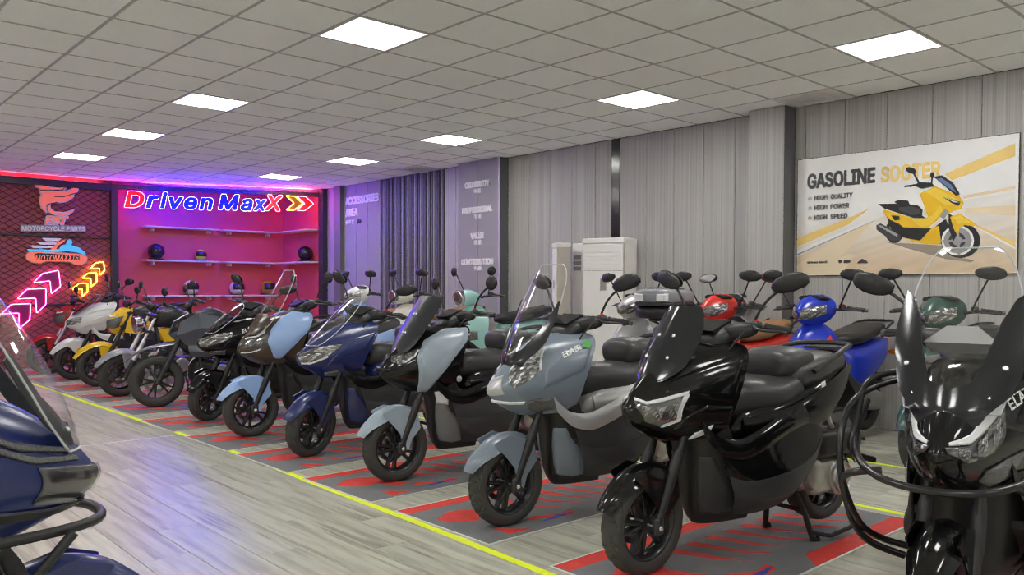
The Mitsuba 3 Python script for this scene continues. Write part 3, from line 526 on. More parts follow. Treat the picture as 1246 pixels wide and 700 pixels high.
for P in ([(284, 128), (345, 124), (430, 124), (475, 92)], [(385, 172), (450, 168), (535, 140)], [(330, 244), (345, 224), (400, 212)]): put(numbered(k + '__emblem_line'), far_sign(prism(LineString(crop(P)).buffer(0.006), 0.046), 0.002), 'letter_dark')
def far_text(key, s, h, px, py, wpx, m, em=None, shear=0.0, bold=True, depth=0.03):
    (u0, v0), (u1, v1) = A(px, py), A(px + wpx, py); g = text_poly(s, h, bold); b = g.bounds
    g = affinity.affine_transform(g, [1, shear, 0, 1, 0, 0]); b = g.bounds; g = affinity.translate(affinity.scale(g, (u1 - u0) / (b[2] - b[0]), 1, origin=(b[0], 0)), u0 - b[0], v0)
    g = affinity.skew(g, 0, math.degrees(math.atan2(v1 - v0, u1 - u0)), origin=(u0, v0))
    if em: put(numbered(key + '__letter_backing'), far_sign(prism(g.buffer(0.022), depth * 0.7), 0.002), em)
    put(numbered(key + '__lettering'), far_sign(prism(g, depth), 0.002), m, **({'emitter': ADDED_GLOW[m]} if m in ADDED_GLOW else {}))
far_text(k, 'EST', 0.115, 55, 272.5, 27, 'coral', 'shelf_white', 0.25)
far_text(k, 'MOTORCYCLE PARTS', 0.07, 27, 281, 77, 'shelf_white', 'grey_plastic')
k = numbered('wall_sign'); tag(k, 'coral and cyan emblem of a rider lying on a motorcycle, lettered MOTOMAXXIS', 'sign', 'emblem signs on the red mesh wall')
ring = Polygon(crop([(190, 590), (215, 562), (590, 590), (618, 610), (612, 640), (580, 658), (530, 652), (495, 632), (330, 625), (285, 640), (225, 632), (195, 612)])).buffer(0.012)
put(k + '__emblem_edge', far_sign(prism(ring.buffer(0.012), 0.025), 0.002), 'grey_plastic'); put(k + '__emblem_face', far_sign(prism(ring, 0.032), 0.002), 'coral', emitter=ADDED_GLOW['coral']); used[k + '__emblem_face'] = 0
inner = Polygon(crop([(245, 585), (270, 577), (560, 597), (560, 625), (300, 618), (250, 612)])); put(k + '__emblem_panel', far_sign(prism(inner.buffer(0.01), 0.036), 0.002), 'letter_dark')
for m_, P in (('cyan_sign', [(280, 540), (330, 552), (420, 545), (440, 520), (470, 512), (478, 485), (500, 475), (512, 495), (505, 520), (560, 535), (605, 570), (612, 590), (560, 572), (480, 560), (400, 566), (320, 570)]), ('coral', [(350, 560), (400, 505), (460, 478), (450, 495), (410, 520), (380, 560)]),
              ('shelf_white', [(300, 468), (430, 470), (415, 485), (330, 488)]), ('shelf_white', [(260, 495), (400, 500), (388, 512), (290, 512)]), ('shelf_white', [(215, 520), (375, 524), (365, 536), (240, 536)]), ('cyan_sign', [(195, 545), (290, 548), (310, 560), (210, 556)])):
    put(numbered(k + '__emblem_face'), far_sign(prism(Polygon(crop(P)).buffer(0.004), 0.034), 0.002), m_, emitter=ADDED_GLOW[m_])
far_text(k, 'MOTOMAXXIS', 0.085, 42, 317.5, 54, 'coral', None, 0.25, depth=0.042)
# neon
def neon(c): return {'type': 'area', 'radiance': rgb(*[v * NEON for v in c])}
scene['mat_tube_glass'] = {'type': 'diffuse', 'reflectance': rgb(0.3, 0.3, 0.3)}
def neon_tube(key, rings, r, c, place):
    ms = [tube([(x, y, 0.028) for x, y in ring], r, 6, closed=True) for ring in rings]
    put(numbered(key), place(cat_(*ms)), 'tube_glass', emitter=neon(c))
def soft_ring(P, step=0.03):
    P = [np.array(p, float) for p in P]; out = []
    for a, b in zip(P, P[1:] + P[:1]):
        n = max(1, int(np.linalg.norm(b - a) / step)); out += [a + (b - a) * (t + 0.5) / n for t in range(n)] if n < 3 else [a + (b - a) * t for t in np.r_[0.06, np.linspace(0.15, 0.85, n), 0.94]]
    return out
plain('pink_acrylic', (0.25, 0.02, 0.12), 0.3); plain('amber_acrylic', (0.18, 0.08, 0.0), 0.3); plain('blue_acrylic', (0.01, 0.02, 0.16), 0.3); plain('red_acrylic', (0.20, 0.0, 0.01), 0.3)
def chev(P): return [A(x / 4.371, 320 + y / 4.371) for x, y in P]
PINK, AMBER, BLUE, RED = (5.5, 0.45, 3.2), (6.5, 3.0, 0.08), (0.8, 0.9, 92.0), (20.0, 0.6, 1.2)
for P, nm in (([(15, 262), (65, 215), (165, 215), (160, 300), (105, 345), (105, 262)], 'lowest'), ([(95, 187), (145, 138), (245, 138), (243, 225), (195, 268), (190, 187)], 'middle'), ([(178, 105), (225, 58), (310, 42), (322, 130), (272, 168), (265, 98)], 'top')):
    k = numbered('neon_chevron'); tag(k, f'pink outlined neon chevron, {nm} of three on the red mesh wall', 'neon sign', 'pink neon chevrons'); g = Polygon(chev(P))
    put(k + '__panel', far_sign(prism(g.buffer(-0.01), 0.012), 0.008), 'pink_acrylic'); neon_tube(k + '__neon_tube', [soft_ring(chev(P))], 0.008, PINK, far_sign)
for P, nm in (([(385, 148), (425, 115), (470, 118), (470, 165), (440, 190), (440, 148)], 'lowest'), ([(440, 88), (470, 62), (520, 60), (522, 112), (490, 138), (487, 90)], 'middle'), ([(485, 38), (515, 5), (560, 2), (568, 48), (540, 74), (535, 36)], 'top')):
    k = numbered('neon_chevron'); tag(k, f'amber outlined neon chevron, {nm} of three on the red mesh wall', 'neon sign', 'amber neon chevrons'); g = Polygon(chev(P))
    put(k + '__panel', far_sign(prism(g.buffer(-0.01), 0.012), 0.008), 'amber_acrylic'); neon_tube(k + '__neon_tube', [soft_ring(chev(P))], 0.009, AMBER, far_sign)
k = numbered('neon_sign'); tag(k, 'long neon sign reading Driven MaxX with two arrowheads over the red niche', 'neon sign')
def frame_sign(m): return on_frame(m, 0, 0.07, 0)
def letter(ch, s0, s1, z0, h, c, m_):
    g = text_poly(ch, h, True); g = affinity.affine_transform(g, [1, 0.18, 0, 1, 0, 0]); b = g.bounds; g = affinity.translate(affinity.scale(g, (s1 - s0) / (b[2] - b[0]), 1, origin=(b[0], 0)), s0 - b[0], z0).buffer(0.011, join_style=2).simplify(0.004)
    put(numbered(k + '__letter'), frame_sign(prism(g, 0.012)), m_)
    neon_tube(k + '__neon_tube', [np.array(r.coords)[:-1] for p in polys(g) for r in [p.exterior, *p.interiors]], 0.0048, c, frame_sign)
    if ch in 'i': pass
for ch, s0, s1, z0, h, c, m_ in (('D', 0.17, 0.47, 2.69, 0.25, RED, 'red_acrylic'), ('r', 0.50, 0.70, 2.69, 0.25, BLUE, 'blue_acrylic'), ('i', 0.73, 0.84, 2.69, 0.25, BLUE, 'blue_acrylic'), ('v', 0.87, 1.09, 2.69, 0.25, BLUE, 'blue_acrylic'), ('e', 1.11, 1.32, 2.69, 0.25, BLUE, 'blue_acrylic'), ('n', 1.36, 1.58, 2.69, 0.25, BLUE, 'blue_acrylic'),
                                 ('M', 1.68, 2.02, 2.70, 0.25, BLUE, 'blue_acrylic'), ('a', 2.05, 2.25, 2.70, 0.25, BLUE, 'blue_acrylic'), ('x', 2.27, 2.48, 2.70, 0.25, BLUE, 'blue_acrylic'), ('X', 2.46, 2.76, 2.71, 0.26, RED, 'red_acrylic')):
    letter(ch, s0, s1, z0, h, c, m_)
for s0, c, m_ in ((2.83, (8.0, 5.2, 0.12), 'amber_acrylic'), (3.02, RED, 'red_acrylic')):
    P = [(s0, 2.98), (s0 + 0.15, 2.98), (s0 + 0.30, 2.85), (s0 + 0.14, 2.72), (s0, 2.72), (s0 + 0.14, 2.85)]; put(numbered(k + '__arrowhead'), frame_sign(prism(Polygon(P).buffer(-0.01), 0.012)), m_); neon_tube(k + '__neon_tube', [soft_ring(P)], 0.006, c, frame_sign)
def strip_light(lab, s0, s1, c, place):
    k = numbered('led_strip'); tag(k, lab, 'LED strip', 'LED strips on top of the black beam')
    put(k + '__tape', place(box(s0, s1, 0.0, 0.003, -0.020, 0.030)), 'white_metal')
    put(k + '__diffuser', place(trimesh.Trimesh([[s0, 0.0035, -0.015], [s1, 0.0035, -0.015], [s1, 0.0035, 0.025], [s0, 0.0035, 0.025]], [[0, 2, 1], [0, 3, 2]], process=False)), 'tube_glass', emitter=neon(c))
strip_light('blue LED strip lying on the black beam over the word Driven MaxX', 0.45, 2.35, (9.0, 0.6, 120.0), lambda m: on_frame(m, 0, 0, 3.066))
strip_light('pink LED strip lying on the right part of the black beam', 2.45, 3.30, (14.0, 1.2, 5.0), lambda m: on_frame(m, 0, 0, 3.066))
strip_light('red LED strip lying on the beam above the mesh wall', 1.9, 4.2, (4.5, 0.5, 0.9), lambda m: xf(m, frame_to([0, FAR_Y - 0.02, 3.061], [1, 0, 0], [0, 0, 1])))
# ---- lettering on the right wall
STROKES = {'cheng': ['15,9 30,9', '22,30 22,85 35,75', '45,25 90,25', '50,25 48,80 40,92', '50,50 68,50 65,75', '70,8 75,60 95,90', '88,45 65,88'], 'xin': ['30,5 8,45', '20,30 20,95', '45,15 90,15', '40,30 95,30', '48,45 88,45', '48,58 88,58', '48,70 88,70 88,93 48,93 48,70'],
           'zhuan': ['25,18 78,18', '12,40 92,40', '48,5 35,60 78,60 50,80', '50,80 65,95'], 'ye': ['35,10 35,85', '62,10 62,85', '15,35 25,65', '85,35 72,65', '5,88 95,88'], 'jia': ['28,5 6,45', '20,30 20,95', '65,5 40,45', '65,5 95,42', '55,45 48,95', '75,45 75,95'],
           'zhi': ['28,5 8,45', '20,30 20,95', '40,18 92,18', '65,5 65,32', '48,32 85,32 85,82 48,82 48,32', '48,48 85,48', '48,64 85,64', '36,93 98,93'], 'gong': ['15,12 85,12', '50,12 50,32', '8,34 92,34', '28,48 74,48 74,80', '28,48 28,80', '50,52 48,75 22,95', '58,80 80,95'],
           'xian': ['30,5 30,25', '10,15 52,15', '12,28 12,95', '12,28 50,28 50,95', '20,45 42,45', '20,62 42,62', '31,38 31,85', '60,35 98,35', '76,8 74,60 56,95', '76,50 96,95', '86,12 94,22'],
           'pei': ['8,12 50,12', '12,30 48,30 48,92 12,92 12,30', '22,12 22,50', '36,12 36,50', '12,70 48,70', '60,15 90,15 90,45 62,45 62,90 95,90 95,75'], 'jian': ['28,5 6,48', '18,30 18,95', '48,12 40,40', '45,28 90,28', '36,58 96,58', '68,5 68,95'], 'qu': ['12,10 92,10', '15,10 15,92 94,92', '30,28 75,78', '75,28 30,78']}
def glyph(nm, h):
    from shapely.geometry import LineString; from shapely.ops import unary_union
    return unary_union([LineString([tuple((float(v.split(',')[0]) / 100 * h, (1 - float(v.split(',')[1]) / 100) * h)) for v in s.split()]).buffer(h * 0.045, cap_style=2) for s in STROKES[nm]])
def wall_text(name, lines, X, label, m='letter_white'):
    k = numbered(name); tag(k, label, 'wall lettering', 'white lettering on the right wall')
    for s, h, y0, y1, z in lines:          # from y0 (left) to y1 (right, smaller y)
        if isinstance(s, list):
            for q, nm in enumerate(s):
                g = affinity.translate(glyph(nm, h), q * h * 1.25, 0); put(numbered(k + '__character'), xf(prism(g, 0.012), frame_to([X, y0, z], [0, -1, 0], [0, 0, 1])), m)
        else:
            g = text_poly(s, h, True).buffer(0.003); b = g.bounds; g = affinity.translate(affinity.scale(g, (y0 - y1) / (b[2] - b[0]), 1, origin=(b[0], 0)), -b[0], 0)
            put(numbered(k + '__lettering'), xf(prism(g, 0.012), frame_to([X, y0, z], [0, -1, 0], [0, 0, 1])), m)
    return k
k = wall_text('wall_lettering', [('ACCESSORIES', 0.125, 12.85, 11.78, 2.785), ('AREA', 0.125, 12.85, 12.44, 2.58), (['pei', 'jian', 'qu'], 0.085, 12.85, 0, 2.43)], WALL_X - 0.013, 'white words ACCESSORIES AREA with a small dark double arrow on the lavender wall')
for q in (0, 0.06): put(numbered(k + '__arrow'), xf(prism(Polygon([(q, 0), (q + 0.03, 0), (q + 0.06, 0.04), (q + 0.03, 0.08), (q, 0.08), (q + 0.03, 0.04)]), 0.012), frame_to([WALL_X - 0.013, 12.46, 2.435], [0, -1, 0], [0, 0, 1])), 'letter_dark')
wall_text('wall_lettering', [('CREDIBILITY', 0.075, 9.27, 8.73, 2.75), (['cheng', 'xin'], 0.075, 9.08, 0, 2.655)], 7.507, 'white word CREDIBILITY with small characters, top line on the column')
wall_text('wall_lettering', [('PROFESSIONAL', 0.075, 9.335, 8.667, 2.39), (['zhuan', 'ye'], 0.075, 9.07, 0, 2.295)], 7.507, 'white word PROFESSIONAL with small characters, second line on the column')
wall_text('wall_lettering', [('VALUE', 0.075, 9.14, 8.85, 2.018), (['jia', 'zhi'], 0.075, 9.07, 0, 1.925)], 7.507, 'white word VALUE with small characters, third line on the column')
wall_text('wall_lettering', [('CONTRIBUTION', 0.075, 9.352, 8.648, 1.648), (['gong', 'xian'], 0.075, 9.07, 0, 1.555)], 7.507, 'white word CONTRIBUTION with small characters, lowest line on the column')
# ---- the poster, printed flat
def _sheet(p, n, uv):
    v = (p.z - 1.44) / 1.15; return mix(mi.Color3f(0.86, 0.79, 0.66), mi.Color3f(0.90, 0.90, 0.89), ss(0.15, 0.62, v))
plain('poster_sheet', proc(_sheet), 0.35)
def _road(p, n, uv):
    v = (p.z - 1.44) / 1.15; s = 0.94 + 0.12 * noise((4.19 - p.y) * 1.2 + p.z * 2.2, p.z * 30 + (p.y - 3.2) * 9)
    return mix(mi.Color3f(0.74, 0.58, 0.40), mi.Color3f(0.86, 0.84, 0.79), ss(0.0, 0.6, v)) * s
plain('poster_road', proc(_road), 0.35)
for n_, c in dict(sand=(0.84, 0.71, 0.50), amber=(0.90, 0.66, 0.22), white=(0.92, 0.92, 0.90), grey=(0.36, 0.36, 0.36), black=(0.02, 0.02, 0.022), dark=(0.06, 0.06, 0.065), yellow=(0.88, 0.54, 0.02), gold=(0.94, 0.66, 0.06), blue=(0.16, 0.22, 0.42), shade=(0.36, 0.30, 0.24)).items(): plain('poster_' + n_, c, 0.35)
k = numbered('wall_poster'); tag(k, 'large poster of a yellow scooter on a road, headed GASOLINE SOOTER', 'poster')
PY = 4.189; PX = WALL_X - 0.022
put(k + '__sheet', box(PX, PX + 0.02, 2.217, 4.177, 1.441, 2.594), 'poster_sheet'); put(k + '__edge_trim', box(PX + 0.002, PX + 0.018, 2.212, 4.182, 1.436, 2.599), 'letter_dark')
def on_poster(m): return xf(m, frame_to([PX, PY, 0], [0, -1, 0], [0, 0, 1]))
zl = 0.0003
for m_, P in POSTER:
    g = Polygon(P).buffer(0).intersection(sbox(0.013, 1.445, 1.971, 2.592)); zl += 0.00012
    put(numbered(k + '__print'), on_poster(prism(g, zl)), m_)
def poster_text(s, h, u0, u1, v, m_, bold=False):
    global zl
    zl += 0.0001; g = text_poly(s, h, bool(bold)); b = g.bounds; g = affinity.translate(affinity.scale(g, (u1 - u0) / (b[2] - b[0]), 1, origin=(b[0], 0)), u0 - b[0], v); put(numbered(k + '__lettering'), on_poster(prism(g.buffer(0.004 if bold is True else 0.0005), zl)), m_)
poster_text('GASOLINE', 0.132, 0.121, 0.785, 2.304, 'poster_dark', True)
zsave = zl; zl = 0.0016; poster_text('SOOTER', 0.13, 0.844, 1.36, 2.30, 'poster_amber', True); zl = zsave
for s, u1, v in (('HIGH  QUALITY', 0.576, 2.18), ('HIGH  POWER', 0.543, 2.083), ('HIGH  SPEED', 0.53, 1.988)):
    poster_text('HIGH', 0.044, 0.194, 0.325, v, 'poster_dark', 'mid'); poster_text(s[6:], 0.044, 0.36, u1, v, 'poster_dark', 'mid'); c = np.arange(20) * 2 * PI / 20
    put(numbered(k + '__bullet'), on_poster(prism(Polygon(np.c_[0.146 + 0.019 * np.cos(c), v + 0.021 + 0.019 * np.sin(c)], [np.c_[0.146 + 0.010 * np.cos(c), v + 0.021 + 0.010 * np.sin(c)]]), 0.003)), 'poster_grey')
poster_text('Driven', 0.020, 0.13, 0.235, 1.560, 'poster_dark', 'mid'); poster_text('MaxX', 0.020, 0.25, 0.335, 1.560, 'poster_dark', 'mid')
poster_text('EST', 0.022, 0.505, 0.565, 1.560, 'poster_dark', True)
# ---- air conditioners against the right wall
def aircon(x, y, wd, dp, h, rz, lab, kind):
    k = numbered('air_conditioner'); tag(k, lab, 'air conditioner', 'white floor-standing air conditioners'); M = T().translate([x, y, 0]).rotate([0, 0, 1], rz)
    put(k + '__cabinet', box(-dp / 2, dp / 2, -wd / 2, wd / 2, 0.0, h, 0.008), 'beige_plastic' if kind == 1 else 'white_plastic', to_world=M)
    if kind == 2:
        for q in range(3): put(numbered(k + '__grille'), box(-dp / 2 - 0.006, -dp / 2, -wd / 2 + 0.02, wd / 2 - 0.02, h - 0.20 - q * 0.07, h - 0.15 - q * 0.07, 0.004), 'grey_plastic', to_world=M)
        return
    put(k + '__front_panel', box(-dp / 2 - 0.018, -dp / 2, -wd / 2 + 0.01, wd / 2 - 0.02, 0.06, h - 0.06, 0.006), 'white_plastic', to_world=M)
    put(k + '__top_cap', box(-dp / 2 - 0.02, dp / 2, -wd / 2 - 0.004, wd / 2 + 0.004, h - 0.052, h + 0.012, 0.010), 'white_plastic', to_world=M)
    if kind == 0:
        for q in range(5): put(numbered(k + '__louver'), box(-dp / 2 - 0.023, -dp / 2 - 0.017, -wd / 2 + 0.03, wd / 2 - 0.05, h - 0.16 - q * 0.045, h - 0.125 - q * 0.045, 0.003), 'white_plastic', to_world=M)
        put(k + '__panel_seam', box(-dp / 2 - 0.0195, -dp / 2 - 0.017, -wd / 2 + 0.012, wd / 2 - 0.022, h - 0.372, h - 0.368), 'grey_plastic', to_world=M)
        put(k + '__control_panel', box(-dp / 2 - 0.021, -dp / 2 - 0.016, -0.05, 0.03, h - 0.60, h - 0.46, 0.002), 'grey_plastic', to_world=M)
        put(k + '__side_strip', box(-dp / 2 - 0.012, -dp / 2 + 0.02, -wd / 2 - 0.006, -wd / 2 + 0.008, 0.0, h - 0.06, 0.003), 'beige_plastic', to_world=M)
    else: put(k + '__handle', box(-dp / 2 - 0.024, -dp / 2 - 0.016, -0.012, 0.012, h - 0.55, h - 0.45, 0.003), 'grey_plastic', to_world=M)
aircon(7.40, 6.42, 0.54, 0.34, 1.885, 14, 'tall white air conditioner with grey control panel, widest of the group against the wall', 0)
aircon(7.32, 7.13, 0.22, 0.17, 1.86, -32, 'narrow white and beige air conditioner at the left of the group', 1)
aircon(7.56, 7.02, 0.17, 0.16, 1.87, 0, 'slim white unit with grilles between the two air conditioners', 2)
# ------------------------------------------------------------------ vehicles: shared pieces
memo = {}
def shared(fn, *a, smooth=38, **k):
    key = (fn.__name__, repr(a), repr(sorted(k.items())), smooth)
    if key not in memo:
        m = fn(*a, **k)
        memo[key] = m if isinstance(m, dict) else mikit.ply(m, None, smooth)
    return memo[key]
def tyre_mesh(R, w, kind='road'):
    """A tyre about the y axis with its tread cut in."""
    nphi, ns = 216, 26; rim = 0.70 * R if kind != 'fat' else 0.62 * R; sec = R - rim
    a = np.linspace(-2.35, 2.35, ns); phi = np.arange(nphi) * 2 * PI / nphi
    s = a / 2.35; prof_r = R - sec * 0.55 + sec * 0.55 * np.sign(np.cos(a)) * np.abs(np.cos(a)) ** 0.8; prof_y = w / 2 * np.sign(np.sin(a)) * np.abs(np.sin(a)) ** 0.85
    Pp, Sg = np.meshgrid(phi, s, indexing='ij'); crown = np.clip(1 - np.abs(Sg) / 0.50, 0, 1) > 0
    if kind in ('block', 'fat'):
        n = 26 if kind == 'block' else 22; u = Pp * n / (2 * PI) + 2.4 * np.abs(Sg) ; g = (np.abs(((u + 0.5 * (Sg > 0)) % 1) - 0.5) < 0.17) | (np.abs(np.abs(Sg) - 0.17) < 0.035)
        d = 0.009
    elif kind == 'slick': g = np.zeros_like(Sg, bool); d = 0
    else:
        n = 16; u = Pp * n / (2 * PI) + 1.6 * np.abs(Sg); g = (np.abs(((u + 0.5 * (Sg > 0)) % 1) - 0.5) < 0.15) & (np.abs(Sg) > 0.07) & (np.abs(Sg) < 0.46); d = 0.007
    rr = prof_r[None] - d * (g & crown); yy = np.repeat(prof_y[None], nphi, 0)
    V = np.stack([rr * np.cos(Pp), yy, rr * np.sin(Pp)], -1).reshape(-1, 3); i, j = np.meshgrid(np.arange(nphi), np.arange(ns - 1), indexing='ij'); i2 = (i + 1) % nphi
    q = np.stack([i * ns + j, i * ns + j + 1, i2 * ns + j + 1, i2 * ns + j], -1).reshape(-1, 4)
    return trimesh.Trimesh(V, np.vstack([q[:, [0, 1, 2]], q[:, [0, 2, 3]]]), process=False)
def rim_mesh(R, w, spokes=5, fork=True):
    r = 0.715 * R; ms = [lathe([(r + 0.004, -w * 0.36), (r - 0.004, -w * 0.37), (r - 0.016, -w * 0.30), (r - 0.024, -w * 0.12), (r - 0.024, w * 0.12), (r - 0.016, w * 0.30), (r - 0.004, w * 0.37), (r + 0.004, w * 0.36)], 56),
                         lathe([(0.0, -0.032), (0.022, -0.036), (0.034, -0.030), (0.036, 0.030), (0.022, 0.036), (0.0, 0.032)], 24)]
    for i in range(spokes):
        a = 2 * PI * i / spokes
        for da, t in ((-0.15, 0.016), (0.15, 0.016)) if fork else ((0, 0.022),):
            p, q = np.array([0.030 * math.cos(a + da), 0.030 * math.sin(a + da)]), np.array([(r - 0.018) * math.cos(a + da * 1.35), (r - 0.018) * math.sin(a + da * 1.35)]); e = (q - p) / np.linalg.norm(q - p); nn = np.array([-e[1], e[0]])
            Pn = []
            for c, hw, hy in ((p, t * 0.75, 0.022), (q, t * 0.5, 0.013)):
                for s1 in (-1, 1):
                    for s2 in (-1, 1):
                        v = c + nn * hw * s1; Pn.append((v[0], hy * s2, v[1])); v2 = c + nn * hw * 0.55 * s1; Pn.append((v2[0], (hy + 0.005) * s2, v2[1]))
            ms.append(hull(Pn))
    return cat_(*ms)
def wire_rim_mesh(R, w):
    r = 0.74 * R; ms = [lathe([(r + 0.004, -w * 0.30), (r - 0.010, -w * 0.28), (r - 0.014, 0), (r - 0.010, w * 0.28), (r + 0.004, w * 0.30)], 56), lathe([(0.0, -0.045), (0.03, -0.045), (0.03, -0.038), (0.018, -0.03), (0.018, 0.03), (0.03, 0.038), (0.03, 0.045), (0.0, 0.045)], 20)]
    for i in range(28):
        a = 2 * PI * i / 28; b = a + (0.55 if i % 4 < 2 else -0.55); y = 0.036 if i % 2 else -0.036
        ms.append(rod((0.028 * math.cos(b), y, 0.028 * math.sin(b)), ((r - 0.012) * math.cos(a), 0, (r - 0.012) * math.sin(a)), 0.0022, 5))
    return cat_(*ms)
def disc_mesh(r, y):
    ms = [lathe([(r, y - 0.002), (r, y + 0.002), (r * 0.72, y + 0.002), (r * 0.72, y - 0.002), (r, y - 0.002)], 40)]
    for i in range(5): a = 2 * PI * i / 5; ms.append(hull([(x * math.cos(a) - s * math.sin(a), y + h, x * math.sin(a) + s * math.cos(a)) for x in (0.03, r * 0.75) for s in (-0.009, 0.009) for h in (-0.002, 0.002)]))
    return cat_(*ms)
def mirror_shell(style):
    if style == 'round': return pod([(0, 0, 0, 0.001, 0.001), (0.006, 0, 0, 0.045, 0.045), (0.018, 0, 0, 0.052, 0.052), (0.030, 0, 0, 0.045, 0.045), (0.040, 0, 0, 0.018, 0.018), (0.042, 0, 0, 0.001, 0.001)], 24, 16, 2.0)
    Y = [(-0.095, 0.001, 0.004), (-0.085, 0.020, 0.010), (-0.04, 0.040, 0.030), (0.01, 0.046, 0.036), (0.06, 0.038, 0.030), (0.09, 0.018, 0.014), (0.096, 0.001, 0.002)]
    return pod([(y, 0.012 + t * 0.3, 0.004 * math.sin(y * 20), t * 0.75, h) for y, h, t in Y], 24, 22, 2.4, axis='y')
def mirror_glass(style):
    if style == 'round': return lathe([(0.0, 0.0), (0.044, 0.0), (0.046, 0.003), (0.0, 0.003)], 24, 'x')
    P = [(y, h * 0.86) for y, h in ((-0.082, 0.016), (-0.04, 0.038), (0.01, 0.044), (0.06, 0.036), (0.085, 0.016))]; g = Polygon([(y, h) for y, h in P] + [(y, -h) for y, h in P[::-1]])
    m = prism(g, 0.003); return xf(m, frame_to([-0.016, 0, 0], [0, 1, 0], [0, 0, 1]))
class Prow:
    """A nose whose level sections are rounded wedges: rows of (z, nose x, half width, x where the side ends)."""
    def __init__(self, rows, q=1.8):
        R = np.array(rows, float); self.z0, self.z1, self.q = R[0, 0], R[-1, 0], q; self.f = PchipInterpolator(R[:, 0], R[:, 1:])
    def at(self, t, z, lift=0.0):
        t, z = np.broadcast_arrays(np.asarray(t, float), np.asarray(z, float))
        def p(t, z):
            xn, W, xb = np.moveaxis(self.f(np.clip(z, self.z0, self.z1)), -1, 0); return np.stack([xn - (xn - xb) * np.abs(t) ** self.q, W * t, z], -1)
        e = 1e-3; P = p(t, z)
        if lift:
            N = np.cross(p(t + e, z) - p(t - e, z), p(t, z + e) - p(t, z - e)); N /= np.maximum(np.linalg.norm(N, axis=-1, keepdims=True), 1e-9); P = P + N * lift
        return P
    def t_of(self, x, z):
        xn, W, xb = np.moveaxis(self.f(np.clip(np.asarray(z, float), self.z0, self.z1)), -1, 0); return np.clip((xn - np.asarray(x, float)) / (xn - xb), 0, 1.0) ** (1 / self.q)
    def shell(self, z0=None, z1=None, nz=26, nt=41, thick=0.006, t0=-1.0, t1=1.0):
        tt, zz = np.meshgrid(np.linspace(t0, t1, nt), np.linspace(z0 or self.z0, z1 or self.z1, nz)); return sheet(self.at(tt, zz), thick)
    def patch(self, low, top, side=1, lift=0.004, thick=0.004, nu=20, nv=8, xz=True):
        """A panel lying on the nose between two outlines given in side view (x, z), on the left (1) or right (-1)."""
        L, U = resample(low, nu), resample(top, nu)
        if xz:
            L = np.c_[self.t_of(L[:, 0], L[:, 1]), L[:, 1]]; U = np.c_[self.t_of(U[:, 0], U[:, 1]), U[:, 1]]
        v = np.linspace(0, 1, nv)[:, None, None]; G = L[None] * (1 - v) + U[None] * v
        P = self.at(G[..., 0], G[..., 1], lift); E = self.at(G[..., 0], G[..., 1], lift - thick * 0.8)
        P[0], P[-1], P[:, 0], P[:, -1] = E[0], E[-1], E[:, 0], E[:, -1]
        m = sheet(P, thick)
        m2 = sheet(P[:, ::-1], thick) if m.face_normals[:10].mean() > 9 else m
        return m2 if side > 0 else flip(m2)
def uv_patch(prow, low, top, side, lift, thick, nu=24, nv=12):
    L, U = resample(low, nu), resample(top, nu); L = np.c_[prow.t_of(L[:, 0], L[:, 1]), L[:, 1]]; U = np.c_[prow.t_of(U[:, 0], U[:, 1]), U[:, 1]]
    v = np.linspace(0, 1, nv)[:, None, None]; G = L[None] * (1 - v) + U[None] * v; P = prow.at(G[..., 0], G[..., 1], lift); m = sheet(P, thick)
    uu, vv = np.meshgrid(np.linspace(0, 1, nu), np.linspace(0, 1, nv)); uv = np.tile(np.c_[uu.ravel(), vv.ravel()], (2, 1))
    if side < 0: m = flip(m)
    return mikit.ply(m, None, True, uv=uv)
class Bike:
    def __init__(self, name, label, cat, group, xy, yaw, pitch=0.0, scale=1.0, steer=0.0, z=0.0, rake=26.0, R=0.235):
        self.k = numbered(name); tag(self.k, label, cat, group)
        M = trimesh.transformations.rotation_matrix(math.radians(pitch), (0, 1, 0)); M[:3, :3] *= scale
        Rz = trimesh.transformations.rotation_matrix(math.radians(yaw), (0, 0, 1)); Tr = trimesh.transformations.translation_matrix((xy[0], xy[1], z)); self.M = Tr @ Rz @ M
        ax = np.array([-math.sin(math.radians(rake)), 0, math.cos(math.radians(rake))]); self.S = self.M @ trimesh.transformations.rotation_matrix(math.radians(steer), ax, (-0.055, 0, R)); self.nop = set()
    def add(self, part, mesh, mat_, smooth=38, steer=False, at=None, label=None):
        key = numbered(self.k + '__' + part); M = self.S if steer else self.M
        if at is not None: M = M @ at
        put(key, mesh, mat_, smooth, T(M))
        if label: tag(key, label)
        return key[len(self.k) + 2:]
    def both(self, part, mesh, mat_, smooth=38, steer=False, label=None):
        self.add(part, mesh, mat_, smooth, steer, label=label); return self.add(part, flip(mesh), mat_, smooth, steer, label=label)
def tr(x, y, z): return trimesh.transformations.translation_matrix((x, y, z))
def ry(d): return trimesh.transformations.rotation_matrix(math.radians(d), (0, 1, 0))
def rz(d): return trimesh.transformations.rotation_matrix(math.radians(d), (0, 0, 1))
def rx(d): return trimesh.transformations.rotation_matrix(math.radians(d), (1, 0, 0))
def wheel(b, name, x, R, w, kind, steer, rim='rim_black', wire=False, disc=True, spokes=5, fork=True, rot_=0):
    at = tr(x, 0, R) @ ry(rot_)
    n = b.add(name, shared(wire_rim_mesh, R, w) if wire else shared(rim_mesh, R, w, spokes, fork), rim, steer=steer, at=at)
    b.add(n + '__tyre', shared(tyre_mesh, R, w, kind, smooth=30), 'tyre', steer=steer, at=at)
    b.add(n + '__axle', shared(rod, (0, -0.105, 0), (0, 0.105, 0), 0.009), 'steel', steer=steer, at=at)
    if disc: b.add(n + '__brake_disc', shared(disc_mesh, 0.46 * R, -0.05), 'rotor', steer=steer, at=at)
